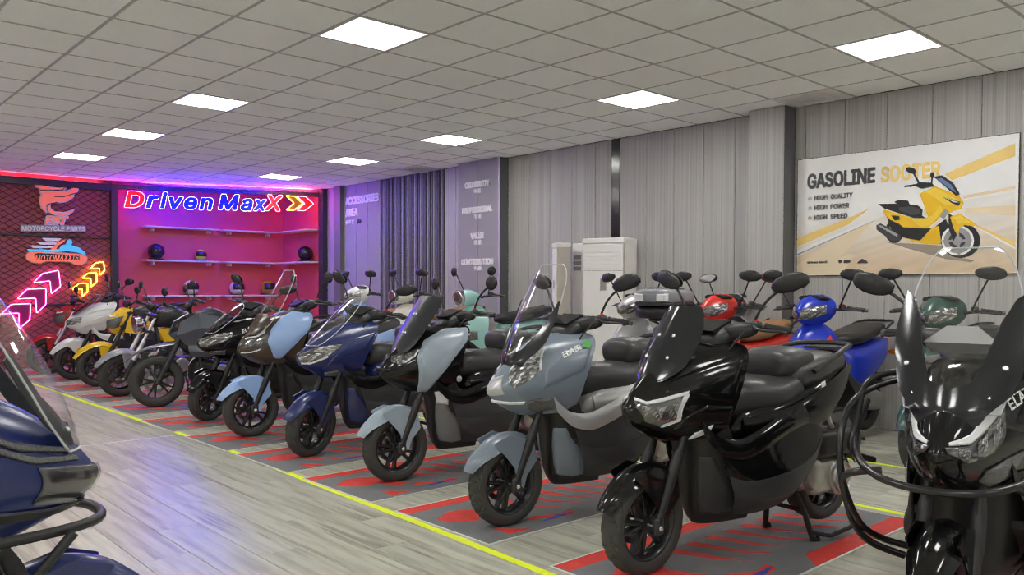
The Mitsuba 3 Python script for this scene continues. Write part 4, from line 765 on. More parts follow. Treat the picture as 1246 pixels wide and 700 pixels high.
def mirrors(b, base, head, style='sport', mat_='matte_black', steer=True, tilt=(0, 0, 0), mid=None, r=0.0065, size=1.0):
    for s in (1, -1):
        p, q = np.array(base, float), np.array(head, float); p[1] *= s; q[1] *= s; m = (p + q) / 2 + [0, 0, 0.0] if mid is None else np.array(mid, float) * [1, s, 1]
        at = tr(*q) @ rz(tilt[2] * s) @ rx(tilt[0] * s) @ ry(tilt[1]) @ np.diag([size, size, size, 1.0])
        if s < 0: at = at @ np.diag([1, -1, 1, 1.0])
        ms, mg = shared(mirror_shell, style), shared(mirror_glass, style)
        if s < 0: ms, mg = shared(lambda_flip(mirror_shell), style), shared(lambda_flip(mirror_glass), style); at = at @ np.diag([1, 1, 1, 1.0]); at = tr(*q) @ rz(tilt[2] * s) @ rx(tilt[0] * s) @ ry(tilt[1]) @ np.diag([size, size, size, 1.0])
        n = b.add('mirror', ms, mat_, steer=steer, at=at); b.add(n + '__glass', mg, 'mirror_glass', steer=steer, at=at)
        b.add(n + '__stalk', tube(spline([p, m, q], 10), r, 7), mat_, steer=steer)
def lambda_flip(f):
    def g(*a, **k): return flip(f(*a, **k))
    g.__name__ = 'flip_' + f.__name__; return g
def bars(b, pts, grip0, cover=None, lever=True, mat_='matte_black', r=0.011):
    P = spline(np.array(pts, float), 16)
    for s in (1, -1):
        Q = P * [1, s, 1]; b.add('handlebar', tube(Q, r, 8), mat_, steer=True)
        d = Q[-1] - Q[-4]; d /= np.linalg.norm(d); e = Q[-1]; g0 = e - d * 0.125
        b.add('grip', tube([g0, g0 + d * 0.01, g0 + d * 0.012, e - d * 0.004, e], [0.017, 0.021, 0.0165, 0.0165, 0.013], 12), 'matte_black', steer=True); b.add('bar_end', tube([e, e + d * 0.004, e + d * 0.02, e + d * 0.024], [0.008, 0.015, 0.015, 0.008], 10), 'soft_grey', steer=True)
        sw = g0 - d * 0.035; b.add('switch_housing', pod([(-0.028, 0, 0, 0.001, 0.001), (-0.024, 0, 0, 0.02, 0.02), (0, 0, 0, 0.024, 0.024), (0.024, 0, 0, 0.021, 0.021), (0.028, 0, 0, 0.001, 0.001)], 12, 8, 3).apply_transform(rz(90)).apply_translation(sw), 'dark_plastic', steer=True)
        if s > 0: b.add('switch', box(-0.008, 0.004, -0.012, 0.012, 0.022, 0.03, 0.002).apply_translation(sw), 'scarlet', steer=True)
        if lever:
            f = np.array([0.045, 0, -0.006]); b.add('brake_lever', tube(spline([sw + [0.02, 0, 0.0], sw + f + d * 0.03, g0 + f + d * 0.07, e + f * 0.95 + d * 0.0, e + f * 1.15 + d * 0.012], 12), [0.007] * 8 + [0.006, 0.006, 0.006, 0.008], 7), 'dark_plastic', steer=True)
def lamp(b, prow, low, top, lens='lens', back='reflector', side=(1, -1), name='headlight', inner=0):
    for s in side:
        n = b.add(name, uv_patch(prow, low, top, s, 0.0045, 0.003), back); b.add(n + '__lens', prow.patch(low, top, s, 0.014, 0.0015), lens)
        if inner:
            L, U = resample(low, 30), resample(top, 30)
            for q in range(inner):
                i0, i1 = int(3 + q * 26 / inner), int(1 + (q + 0.8) * 26 / inner); cut = lambda f: [tuple(L[i] * (1 - f) + U[i] * f) for i in range(i0, i1 + 1)]
                b.add(n + '__module', uv_patch(prow, cut(.2), cut(.78), s, 0.010, 0.003, 8, 6), 'reflector')
def panel_text(b, s, h, O, X, Y, mat_, name='sticker', bold=True, shear=0.15):
    g = text_poly(s, h, bold); g = affinity.affine_transform(g, [1, shear, 0, 1, 0, 0]); b.add(name, xf(prism(g, 0.0012), frame_to(O, X, Y)), mat_, False)
# ------------------------------------------------------------------ large scooter
UP = [(.60, -.10, .15, -.36), (.65, .0, .18, -.375), (.70, .07, .20, -.39), (.75, .095, .215, -.40), (.81, .06, .225, -.42), (.88, -.01, .23, -.445), (.94, -.09, .225, -.475), (.99, -.18, .205, -.50), (1.02, -.27, .17, -.51), (1.035, -.36, .11, -.50)]
LOW = [(.17, -.33, .11, -.58), (.24, -.29, .14, -.56), (.34, -.28, .165, -.50), (.46, -.275, .18, -.45), (.58, -.25, .185, -.41), (.64, -.22, .185, -.39)]
RISE, SQ = .045, .88
def sq(m, rise=0.0):
    """Rear pieces are drawn for a longer frame: drawn in along x behind the tunnel and lifted."""
    m = m.copy(); x = m.vertices[:, 0]; m.vertices[:, 0] = np.where(x < -.5, -.5 + (x + .5) * SQ, x); m.vertices[:, 2] += rise * np.clip((-.45 - x) / .2, 0, 1); return m
WB = -1.29
def fender_mesh(R, w, a0, a1, tip=0.0, drop=0.05, gap=0.028, thick=0.005):
    """A front mudguard: an arc over the tyre from angle a0 (front) to a1 (back), its sides turned down and its front drawn to a point."""
    nu, nv = 22, 13; G = np.zeros((nv, nu, 3)); ph = np.radians(np.linspace(a0, a1, nu)); t = np.linspace(-1, 1, nv)
    for i, p in enumerate(ph):
        u = i / (nu - 1); wf = w * (0.42 + 0.58 * min(1.0, u / 0.35) ** 0.7) if tip else w
        for j, s in enumerate(t):
            r = R + gap + 0.016 * (1 - abs(s)) - drop * abs(s) ** 3 * (0.35 + 0.65 * min(1, u / 0.4)); rr = r + (0.02 * (1 - u / 0.25) if tip and u < 0.25 else 0)
            G[j, i] = (rr * math.cos(p), wf * s, R + rr * math.sin(p))
    return sheet(G, thick)
def flap(P, y0, y1, th=0.006, bev=0.003):
    """A flat side piece outlined in side view (x, z), standing at y0 .. leaning to y1 at its top."""
    g = Polygon(P).buffer(0.006).buffer(-0.0) if len(P) > 2 else None; m = prism(g, th); m = xf(m, frame_to([0, 0, 0], [1, 0, 0], [0, 0, 1])); z0, z1 = m.vertices[:, 2].min(), m.vertices[:, 2].max()
    m.vertices[:, 1] = -m.vertices[:, 1] + y0 + (y1 - y0) * (m.vertices[:, 2] - z0) / (z1 - z0); m.invert(); return m
def bolt(b, p, axis, r=0.010, mat_='steel', steer=False, name='bolt'):
    m = lathe([(0, 0), (r, 0), (r, 0.004), (r * 0.6, 0.007), (0, 0.007)], 10, 'z'); A = np.array(axis, float); A /= np.linalg.norm(A); m = xf(m, frame_to(p, np.cross([0.1, 0.95, 0.2], A), np.cross(A, np.cross([0.1, 0.95, 0.2], A)))); b.add(name, m, mat_, 30, steer)
def screen_net(rows, thick=0.0, nu=17, nv=16):
    """A windscreen: rows (z, x at its middle, half width, how far its sides lie back)."""
    G = [[(x - back * abs(s) ** 1.7, w * s, z) for s in (-1, -0.66, -0.33, 0, 0.33, 0.66, 1)] for z, x, w, back in rows]; R = np.array(G)
    U = PchipInterpolator(np.arange(7), R, axis=1)(np.linspace(0, 6, nu)); V = PchipInterpolator(np.arange(len(R)), U, axis=0)(np.linspace(0, len(R) - 1, nv))
    if thick: return sheet(V, thick)
    i, j = np.meshgrid(np.arange(nv - 1), np.arange(nu - 1), indexing='ij'); a = (i * nu + j).ravel(); q = np.stack([a, a + 1, a + nu + 1, a + nu], 1)
    return trimesh.Trimesh(V.reshape(-1, 3), np.vstack([q[:, [0, 1, 2]], q[:, [0, 2, 3]]]), process=False)
def screen_rim(rows, r=0.0035):
    G = [[(x - back * abs(s) ** 1.7, w * s, z) for s in np.linspace(-1, 1, 13)] for z, x, w, back in rows]; R = np.array(G); V = PchipInterpolator(np.arange(len(R)), R, axis=0)(np.linspace(0, len(R) - 1, 18))
    ring = np.vstack([V[0], V[1:-1, -1], V[-1][::-1], V[1:-1, 0][::-1]]); return tube(ring, r, 5, closed=True)
def maxi(label, xy, yaw, paint_, group, pitch=2.4, scale=1.0, steer=0.0, lower='matte_black', lower2=None, nose=None, seat='vinyl', tyre='road', rim='rim_black', detail=2, side_accent='matte_black', R=0.235, up=UP, name='scooter', fender=None, mirror='sport', rear=True, seat_style=0, tunnel='dark_plastic', z=0.0, mid=None, mirror_at=((-.55, .19, 1.12), (-.60, .355, 1.315)), cover='matte_black', bar_z=1.10, body=None):
    b = Bike(name, label, 'scooter', group, xy, yaw, pitch, scale, steer, z, R=R); U, L = Prow(up), Prow(LOW, 2.6); b.U, b.L = U, L
    body = body or paint_; fender = fender or paint_
    # front wheel, fork, mudguard
    wheel(b, 'front_wheel', 0, R, .112, tyre, True, rim)
    fk = [(-.03, .088, R - .02), (.0, .088, R + .02), (-.04, .088, R + .10), (-.13, .085, R + .28), (-.22, .08, R + .46)]
    n = b.both('fork_leg', tube(spline(fk[1:], 9), [.021] * 3 + [.026] * 3 + [.018] * 3, 10), 'matte_black', steer=True)
    for s in (1, -1): b.add('fork_tube', rod((-.085, .087 * s, R + .19), (-.225, .08 * s, R + .47), .0155), 'steel', steer=True)
    b.both('axle_clamp', box(-.03, .03, .078, .106, R - .035, R + .045, .008), 'dark_plastic', steer=True)
    b.add('brake_caliper', hull([(x, y, z) for x, z in ((-.10, R + .0), (-.06, R + .10), (-.13, R + .13), (-.16, R + .03)) for y in (-.084, -.052)]), 'dark_plastic', steer=True)
    bolt(b, (0, .108, R), (0, 1, 0), .013, steer=True, name='axle_nut')
    b.add('front_mudguard', fender_mesh(R, .078, 22, 128, tip=1), fender, 45, steer=True)
    b.both('mudguard_side', flap([(.125, R + .245), (.03, R + .275), (-.13, R + .225), (-.145, R + .12), (-.07, R + .05), (-.045, R - .01), (-.015, R + .01), (.0, R + .10), (.055, R + .17)], .090, .074), fender, 30, steer=True)
    for q in ((-.055, R + .10), (-.09, R + .19)): bolt(b, (q[0], .092, q[1]), (0, 1, 0), .008, steer=True)
    # front fairing
    b.add('front_fairing', U.shell(), nose or paint_, 50)
    b.add('lower_cowl', L.shell(), 'matte_black', 50)
    if lower2: b.both('lower_side_panel', L.patch([(-.285, .51), (-.288, .40), (-.296, .30), (-.315, .235), (-.40, .215)], [(-.335, .51), (-.362, .45), (-.415, .385), (-.515, .285), (-.49, .228)], 1, .009, .008, 24, 12), lower2, 40)
    # inner shield, tunnel, floor
    zz = np.linspace(.24, 1.025, 12); rows = []
    for h in zz:
        f = (U if h > .62 else L).f(h); W, xb = f[1], f[2]; rows.append([(xb + .005, -W * .985, h), (xb + .03, -W * .6, h), (xb + .045, 0, h), (xb + .03, W * .6, h), (xb + .005, W * .985, h)])
    b.add('leg_shield', net(rows, 15, 24, .006), 'matte_black', 45)
    b.both('glove_box_lid', box(-.48, -.465, .035, .155, .74, .90, .010), 'dark_plastic')
    b.add('tunnel', pod([(-.34, 0, .42, .09, .15), (-.48, 0, .44, .115, .16), (-.65, 0, .46, .125, .15), (-.86, 0, .44, .14, .15)], 24, 14, 3.2), tunnel, 40)
    b.add('fuel_cap', lathe([(0, 0), (.04, 0), (.04, .008), (.034, .012), (0, .012)], 20, 'z').apply_translation((-.52, 0, .605)), 'dark_plastic')
    b.both('floorboard', hull([(x, y, h + d) for x, y0, y1, h in ((-.38, .10, .19, .45), (-.50, .10, .23, .325), (-.80, .10, .25, .325), (-.86, .10, .21, .36)) for y in (y0, y1) for d in (0, -.03)]), 'matte_black')
    b.both('sill_panel', net([[(-.225, .158, .70), (-.325, .19, .605), (-.42, .207, .588), (-.56, .218, .62), (-.74, .214, .672), (-.97, .190, .70)], [(-.232, .163, .66), (-.335, .198, .562), (-.43, .222, .545), (-.58, .236, .578), (-.76, .232, .628), (-.98, .200, .655)], [(-.24, .166, .62), (-.345, .195, .52), (-.445, .215, .498), (-.60, .230, .535), (-.77, .226, .585), (-.99, .198, .61)]], 30, 12, .008), side_accent, 40)
    b.both('mid_sill', net([[(-.345, .183, .525), (-.445, .206, .502), (-.60, .222, .538), (-.78, .220, .588), (-1.0, .192, .615)], [(-.36, .186, .47), (-.47, .222, .445), (-.64, .238, .468), (-.85, .226, .52), (-1.03, .195, .575)], [(-.38, .186, .425), (-.50, .232, .388), (-.70, .255, .402), (-.90, .236, .442), (-1.05, .196, .535)]], 28, 12, .008), mid or lower, 40)
    b.both('lower_sill', net([[(-.375, .188, .425), (-.50, .238, .388), (-.70, .262, .402), (-.90, .242, .442), (-1.05, .20, .535)], [(-.40, .190, .345), (-.52, .252, .305), (-.70, .267, .315), (-.88, .242, .372), (-1.04, .20, .48)], [(-.44, .14, .228), (-.55, .18, .222), (-.70, .19, .232), (-.86, .17, .305), (-1.01, .15, .43)]], 28, 12, .008), lower, 40)
    b.add('belly_pan', pod([(-.42, 0, .26, .09, .07), (-.62, 0, .25, .165, .06), (-.88, 0, .30, .155, .09)], 20, 10, 3.4), 'matte_black')
    # rear body and seat
    b.add('rear_body', pod([(-.47, 0, .55, .06, .07), (-.56, 0, .60, .14, .11), (-.80, 0, .63, .183, .125), (-1.05, 0, .69, .186, .11), (-1.25, 0, .755, .150, .085), (-1.43, 0, .82, .083, .05), (-1.475, 0, .835, .03, .02)], 32, 26, 3.0), body, 45)
    b.both('rear_side_panel', net([[(-.52, .14, .665), (-.75, .180, .675), (-.96, .192, .725), (-1.18, .172, .788), (-1.42, .105, .842)], [(-.52, .155, .625), (-.77, .206, .63), (-1.0, .213, .665), (-1.22, .180, .742), (-1.455, .098, .812)], [(-.54, .15, .585), (-.80, .200, .572), (-1.05, .197, .585), (-1.26, .165, .69), (-1.44, .092, .785)]], 26, 10, .008), body, 45)
    if seat_style == 0:
        b.add('seat', pod([(-.47, 0, .72, .055, .045), (-.50, 0, .735, .105, .08), (-.62, 0, .752, .15, .09), (-.80, 0, .745, .178, .085), (-.92, 0, .765, .172, .085), (-.99, 0, .78, .15, .08), (-1.02, 0, .78, .10, .05)], 32, 26, 2.7), seat, 50)
        b.add('passenger_seat', pod([(-.90, 0, .79, .13, .05), (-.95, 0, .818, .172, .085), (-1.10, 0, .835, .172, .085), (-1.28, 0, .85, .140, .068), (-1.42, 0, .865, .095, .045), (-1.45, 0, .867, .03, .015)], 32, 22, 2.8), seat, 50)
        b.add('backrest', pod([(-.835, 0, .865, .09, .035), (-.86, 0, .882, .135, .072), (-.93, 0, .892, .158, .076), (-1.05, 0, .90, .150, .060), (-1.14, 0, .895, .10, .03)], 30, 18, 2.8), seat, 50)
        if detail > 1: b.add('seat_plate', hull([(-.868, y, z) for y in (-.07, .07) for z in (.848, .858)] + [(-.842, y, .852) for y in (-.055, .055)]), 'white_lamp')
    else:
        b.add('seat', sq(pod([(-.58, 0, .70, .05, .04), (-.66, 0, .73, .12, .07), (-.85, 0, .755, .17, .075), (-1.05, 0, .785, .165, .075), (-1.25, 0, .84, .155, .07), (-1.45, 0, .865, .13, .055), (-1.58, 0, .87, .06, .03)], 32, 28, 2.8), RISE), seat, 50)
    b.both('grab_rail', tube(spline([(-1.02, .185, .845), (-1.17, .195, .905), (-1.33, .168, .945), (-1.44, .095, .945), (-1.475, .0, .945)], 18), .014, 8), 'matte_black')
    b.add('tail_rack', hull([(x, y, z) for x, w in ((-1.33, .10), (-1.49, .075)) for y in (-w, w) for z in (.922, .936)]), 'dark_plastic')
    b.add('tail_light', hull([(-1.46, y, z) for y in (-.07, .07) for z in (.80, .85)] + [(-1.50, y, z) for y in (-.05, .05) for z in (.805, .84)]), 'red_lamp')
    # rear wheel, engine, exhaust, stands
    if rear:
        wheel(b, 'rear_wheel', WB, R - .01, .13, tyre, False, rim)
        b.add('rear_mudguard', fender_mesh(R - .01, .085, 40, 165, 0, .03, .03).apply_translation((WB, 0, 0)), 'matte_black', 45)
        b.add('engine', sq(pod([(-.92, .0, .33, .10, .08), (-1.05, .04, .33, .13, .11), (-1.20, .09, .30, .075, .10), (-1.36, .115, .27, .055, .085), (-1.46, .12, .26, .04, .05)], 22, 16, 3.0)), 'cast_alloy')
        b.add('transmission_cover', sq(cat_(lathe([(.0, .200), (.05, .200), (.085, .192), (.096, .18), (.10, .12), (.09, .10)], 32).apply_translation((-1.33, 0, .275)), lathe([(.07, .192), (.078, .204), (.084, .192)], 32).apply_translation((-1.33, 0, .275)), lathe([(.0, .195), (.05, .195), (.075, .185), (.085, .16), (.085, .10)], 28).apply_translation((-1.10, 0, .315)), box(-1.33, -1.10, .10, .175, .20, .385, .02))), 'cast_alloy', 35)
        b.add('air_filter_box', pod([(-1.02, .13, .45, .05, .05), (-1.07, .145, .46, .06, .07), (-1.33, .155, .455, .065, .07), (-1.41, .15, .45, .04, .05)], 18, 12, 3.4), 'matte_black')
        b.add('muffler', sq(pod([(-1.02, -.17, .28, .03, .03), (-1.12, -.19, .30, .055, .06), (-1.45, -.21, .36, .06, .075), (-1.62, -.215, .39, .055, .07), (-1.65, -.215, .395, .03, .04)], 18, 14, 2.6)), 'matte_black')
        for s in (1, -1):
            P = np.array([(WB - .02, .165 * s, .27), (-1.14, .165 * s, .62)]); b.add('shock_absorber', rod(P[0], P[1], .016), 'steel')
            t = np.linspace(0, 1, 60); d = P[1] - P[0]; e1 = np.array([d[2], 0, -d[0]]) / np.linalg.norm(d); b.add('spring', tube([P[0] + d * (.15 + .7 * u) + .027 * (math.cos(u * 44) * e1 + math.sin(u * 44) * np.array([0, 1, 0])) for u in t], .005, 5), 'matte_black')
        b.add('plate_holder', sq(hull([(-1.60, y, .76) for y in (-.05, .05)] + [(-1.74, y, .52) for y in (-.09, .09)] + [(-1.73, y, .66) for y in (-.09, .09)] + [(-1.75, y, .53) for y in (-.09, .09)]), RISE), 'matte_black')
        zf = -math.tan(math.radians(pitch)) * 1.03
        for s in (1, -1): b.add('stand_leg', tube([(-.98, .09 * s, .22), (-1.02, .12 * s, .10), (-1.04, .15 * s, zf + .012), (-1.075, .155 * s, zf + .010)], [.015, .015, .015, .017], 8), 'matte_black')
        b.add('stand_bar', rod((-1.01, -.115, .12), (-1.01, .115, .12), .012, 8), 'matte_black'); b.add('stand_lever', tube([(-1.04, .15, zf + .05), (-1.12, .20, zf + .03), (-1.24, .235, zf + .06), (-1.27, .24, zf + .085)], [.011, .011, .011, .012], 7), 'matte_black'); b.add('stand_pad', box(-1.29, -1.25, .215, .265, zf + .082, zf + .094, .004), 'matte_black')
    # handlebar, mirrors, dash
    h = bar_z - 1.10
    b.add('handlebar_cover', pod([(-.36, 0, 1.0 + h, .04, .02), (-.41, 0, 1.03 + h, .10, .045), (-.50, 0, 1.07 + h, .13, .055), (-.58, 0, 1.09 + h, .11, .04), (-.62, 0, 1.095 + h, .05, .015)], 24, 16, 2.5), cover, 45, steer=True)
    b.add('dashboard', hull([(-.40, y, 1.09 + h) for y in (-.07, .07)] + [(-.52, y, 1.135 + h) for y in (-.085, .085)] + [(-.44, y, 1.05 + h) for y in (-.07, .07)] + [(-.53, y, 1.08 + h) for y in (-.08, .08)]), 'black_screen', steer=True)
    bars(b, [(-.50, .05, 1.06 + h), (-.51, .13, 1.09 + h), (-.545, .22, 1.105 + h), (-.61, .355, 1.095 + h)], .22)
    b.both('handlebar_end_cover', pod([(-.46, .09, 1.075 + h, .03, .02), (-.50, .13, 1.087 + h, .07, .038), (-.54, .18, 1.097 + h, .045, .03)], 16, 8, 2.4), cover, 45, steer=True)
    if mirror: mirrors(b, (mirror_at[0][0], mirror_at[0][1], mirror_at[0][2] + h), (mirror_at[1][0], mirror_at[1][1], mirror_at[1][2] + h), mirror, tilt=(13, -4, 12), mid=(mirror_at[0][0] * .6 + mirror_at[1][0] * .4 + .01, (mirror_at[0][1] * .62 + mirror_at[1][1] * .38), mirror_at[0][2] * .45 + mirror_at[1][2] * .55 + h), size=.95)
    if detail > 1: b.add('cable', tube(spline([(-.50, .18, 1.08), (-.42, .16, 1.0), (-.43, .10, .92)], 10), .005, 6), 'matte_black')
    return b

def screen_patch(rows, inner, outer, side, lift=0.004, thick=0.004, nu=18, nv=8):
    """A strip lying on a windscreen between two curves of (across 0..1, height)."""
    R = np.array(rows, float); f = PchipInterpolator(R[:, 0], R[:, 1:]); L, U = resample(inner, nu), resample(outer, nu); v = np.linspace(0, 1, nv)[:, None, None]; G = L[None] * (1 - v) + U[None] * v
    x, w, back = np.moveaxis(f(np.clip(G[..., 1], R[0, 0], R[-1, 0])), -1, 0); s = G[..., 0]; P = np.stack([x - back * np.abs(s) ** 1.7 + lift, w * s, G[..., 1]], -1); m = sheet(P, thick); return m if side > 0 else flip(m)
def screen(b, rows, mat_, bolts=(), rim=True, name='windscreen', thick=0.0):
    n = b.add(name, screen_net(rows, thick), mat_, 50)
    if rim: b.add(n + '__edge', screen_rim(rows), 'clear_edge', 40)
    R = np.array(rows, float); f = PchipInterpolator(R[:, 0], R[:, 1:])
    for s, z in bolts:
        x, w, back = f(z)
        for sg in (1, -1): bolt(b, (x - back * abs(s) ** 1.7 + .004, sg * s * w, z), (.75, sg * .3 * s, .6), .009)
plain('clear_edge', (0.55, 0.57, 0.58), 0.2)
# ------------------------------------------------------------------ the front row, from the right
GROUP = 'scooters of the front row'
def strips(b, items, mat_='white_lamp', name='light_strip', lift=.012):
    for low, top in items:
        for s in (1, -1): b.add(name, b.U.patch(low, top, s, lift, .008), mat_)
def crease(b, low, top, mat_, name='side_fairing', lift=.008):
    for s in (1, -1): b.add(name, b.U.patch(low, top, s, lift, .009, 24, 10), mat_, 40)
def b_F1():
    b = maxi('glossy black scooter with short dark visor and grey bolstered seat, left of the crash-barred one', (2.95, 2.345), 172, 'black', GROUP, side_accent='black', lower='dark_plastic', mid='black', lower2='dark_plastic', steer=4)
    rows = [(.875, -.035, .05, .01), (.92, -.06, .125, .05), (1.0, -.115, .158, .07), (1.1, -.19, .150, .07), (1.18, -.25, .122, .05), (1.212, -.278, .09, .03)]
    screen(b, rows, 'black_screen', ((.42, .985), (.30, 1.08)), False, thick=.005)
    low, top = [(.06, .775), (.024, .712), (-.045, .688), (-.127, .716)], [(.053, .805), (.023, .785), (-.04, .795), (-.165, .822)]
    lamp(b, b.U, low, top, back='lamp_dark', inner=3)
    strips(b, [(top, [(.048, .818), (.018, .800), (-.04, .812), (-.172, .840)]), ([(-.105, .712), (-.127, .712)], [(-.140, .815), (-.168, .825)]), ([(-.045, .682), (-.127, .708)], [(-.045, .694), (-.125, .722)])])
    strips(b, [([(-.205, .607), (-.285, .634)], [(-.215, .640), (-.295, .675)])], 'white_lamp', 'turn_signal')
    crease(b, [(-.06, .83), (-.20, .805), (-.385, .765)], [(-.10, .885), (-.30, .95), (-.475, .99)], 'black')
    crease(b, [(-.11, .655), (-.22, .67), (-.372, .665)], [(-.17, .735), (-.25, .765), (-.385, .75)], 'black')
    b.add('sticker', xf(prism(sbox(0, 0, .035, .028), .001), frame_to([-1.03, .221, .765], [-1, 0, .25], [0, 0, 1])), 'letter_white', False)
def b_F2():
    b = maxi('grey-blue scooter with tall clear windscreen, winged black visor and silver side panel', (3.0, 3.335), 174, 'grey_blue', GROUP, side_accent='silver', lower='dark_plastic', lower2='grey_blue', tyre='block', body='silver', steer=2)
    rows = [(.90, -.035, .13, .07), (1.0, -.085, .165, .085), (1.12, -.15, .175, .085), (1.26, -.235, .165, .075), (1.37, -.305, .14, .055), (1.425, -.345, .09, .03)]
    screen(b, rows, 'clear_screen', ())
    for s in (1, -1):
        b.add('wing_visor', screen_patch(rows, [(.0, .885), (.0, .93), (.50, .965), (.82, 1.08), (.97, 1.215)], [(.0, .86), (.75, .88), (1.05, .98), (1.08, 1.10), (1.02, 1.225)], s, .012, .006), 'black_screen', 40)
    for s in (1, -1): bolt(b, (-.09, .07 * s, .93), (.75, 0, .6), .009)
    low, top = [(.010, .79), (-.01, .765), (-.105, .81), (-.155, .85)], [(-.005, .845), (-.079, .905), (-.150, .935), (-.206, .955)]
    lamp(b, b.U, low, top)
    strips(b, [(top, [(-.015, .860), (-.085, .918), (-.155, .948), (-.215, .966)]), ([(-.150, .845), (-.165, .852)], [(-.200, .952), (-.215, .958)])])
    strips(b, [([(.095, .725), (.035, .735)], [(.066, .815), (.02, .835)])], 'silver', 'nose_trim', .007)
    strips(b, [([(.08, .693), (.0, .676), (-.075, .672)], [(.088, .708), (.0, .690), (-.075, .688)])], 'white_lamp', 'chin_strip', .008)
    strips(b, [([(-.085, .655), (-.15, .618), (-.25, .63)], [(-.075, .685), (-.14, .702), (-.215, .698)])], 'reflector', 'turn_signal')
    crease(b, [(-.17, .75), (-.30, .80), (-.400, .83)], [(-.19, .86), (-.32, .945), (-.480, .985)], 'grey_blue')
    O = b.U.at(float(b.U.t_of(-.285, .905)), .905, .020)
    panel_text(b, 'ELAIR', .030, O, [-1, .25, .38], [-.35, -.3, 1], 'letter_white'); g = Polygon([(.024 * math.cos(t), .024 * math.sin(t)) for t in np.arange(18) * 2 * PI / 18]); O = b.U.at(float(b.U.t_of(-.435, .968)), .968, .020); b.add('sticker', xf(prism(g, .0012), frame_to(O, [-1, .25, .38], [-.35, -.3, 1])), 'green_logo', False)
def b_F3():
    b = maxi('scooter with pale blue-grey sides, flat black visor and black nose', (3.13, 4.6), 175, 'black', GROUP, side_accent='black', lower='dark_plastic', lower2='mid_grey', tyre='block', fender='pale_grey_blue', body='black', mirror='round')
    rows = [(.865, -.01, .09, .03), (.93, -.055, .145, .045), (1.02, -.12, .165, .05), (1.13, -.205, .165, .05), (1.215, -.272, .155, .045), (1.24, -.295, .14, .04)]
    screen(b, rows, 'visor_matte', ((.1, 1.0), (.1, 1.12)), False, thick=.005)
    low, top = [(.03, .812), (-.02, .795), (-.094, .83)], [(.015, .848), (-.067, .877), (-.14, .89)]
    lamp(b, b.U, low, top, back='lamp_dark', inner=2); strips(b, [([(.0, .80), (-.05, .803), (-.10, .835)], [(.0, .814), (-.05, .818), (-.095, .848)]), ([(-.095, .835), (-.105, .835)], [(-.135, .885), (-.15, .885)])])
    for s in (1, -1): b.add('side_fairing', b.U.patch([(-.15, .605), (-.135, .70), (-.124, .832), (-.19, .935), (-.34, 1.003)], [(-.19, .600), (-.255, .70), (-.352, .817), (-.455, .93), (-.49, 1.005)], s, .012, .012, 30, 14), 'pale_grey_blue', 40)
    for s in (1, -1):
        b.add('turn_signal', b.L.patch([(-.29, .50), (-.35, .49)], [(-.27, .585), (-.34, .60)], s, .012, .01), 'white_lamp')
        b.add('emblem', lathe([(0, 0), (.022, 0), (.022, .004), (0, .006)], 18, 'y').apply_translation((-.40, .20, .67)) if s > 0 else flip(lathe([(0, 0), (.022, 0), (.022, .004), (0, .006)], 18, 'y').apply_translation((-.40, .20, .67))), 'steel')
UP4 = [(.60, -.12, .12, -.36), (.66, -.02, .16, -.38), (.72, .07, .185, -.40), (.77, .085, .20, -.42), (.83, .03, .215, -.45), (.90, -.07, .22, -.49), (.96, -.18, .20, -.52), (1.0, -.28, .165, -.53), (1.02, -.38, .10, -.52)]
def b_F4():
    b = maxi('navy blue scooter with low clear windscreen and large crystal headlamp in the front row', (3.10, 5.72), 176, 'navy', GROUP, side_accent='black', lower='dark_plastic', lower2='navy', up=UP4, steer=22)
    rows = [(.86, .0, .10, .05), (.93, -.07, .15, .08), (1.03, -.18, .165, .085), (1.14, -.31, .15, .07), (1.20, -.39, .11, .045), (1.215, -.415, .06, .02)]
    screen(b, rows, 'clear_screen', ((.55, .93),))
    low, top = [(.06, .735), (.0, .735), (-.12, .78), (-.20, .83)], [(.06, .80), (-.02, .835), (-.13, .855), (-.225, .86)]
    lamp(b, b.U, low, top); strips(b, [([(.06, .728), (.0, .722), (-.12, .765)], [(.06, .738), (.0, .737), (-.12, .781)])])
    crease(b, [(-.12, .70), (-.26, .76), (-.40, .80)], [(-.21, .80), (-.34, .90), (-.50, .945)], 'navy')
    strips(b, [([(-.12, .62), (-.22, .61)], [(-.11, .65), (-.22, .665)])], 'reflector', 'turn_signal')
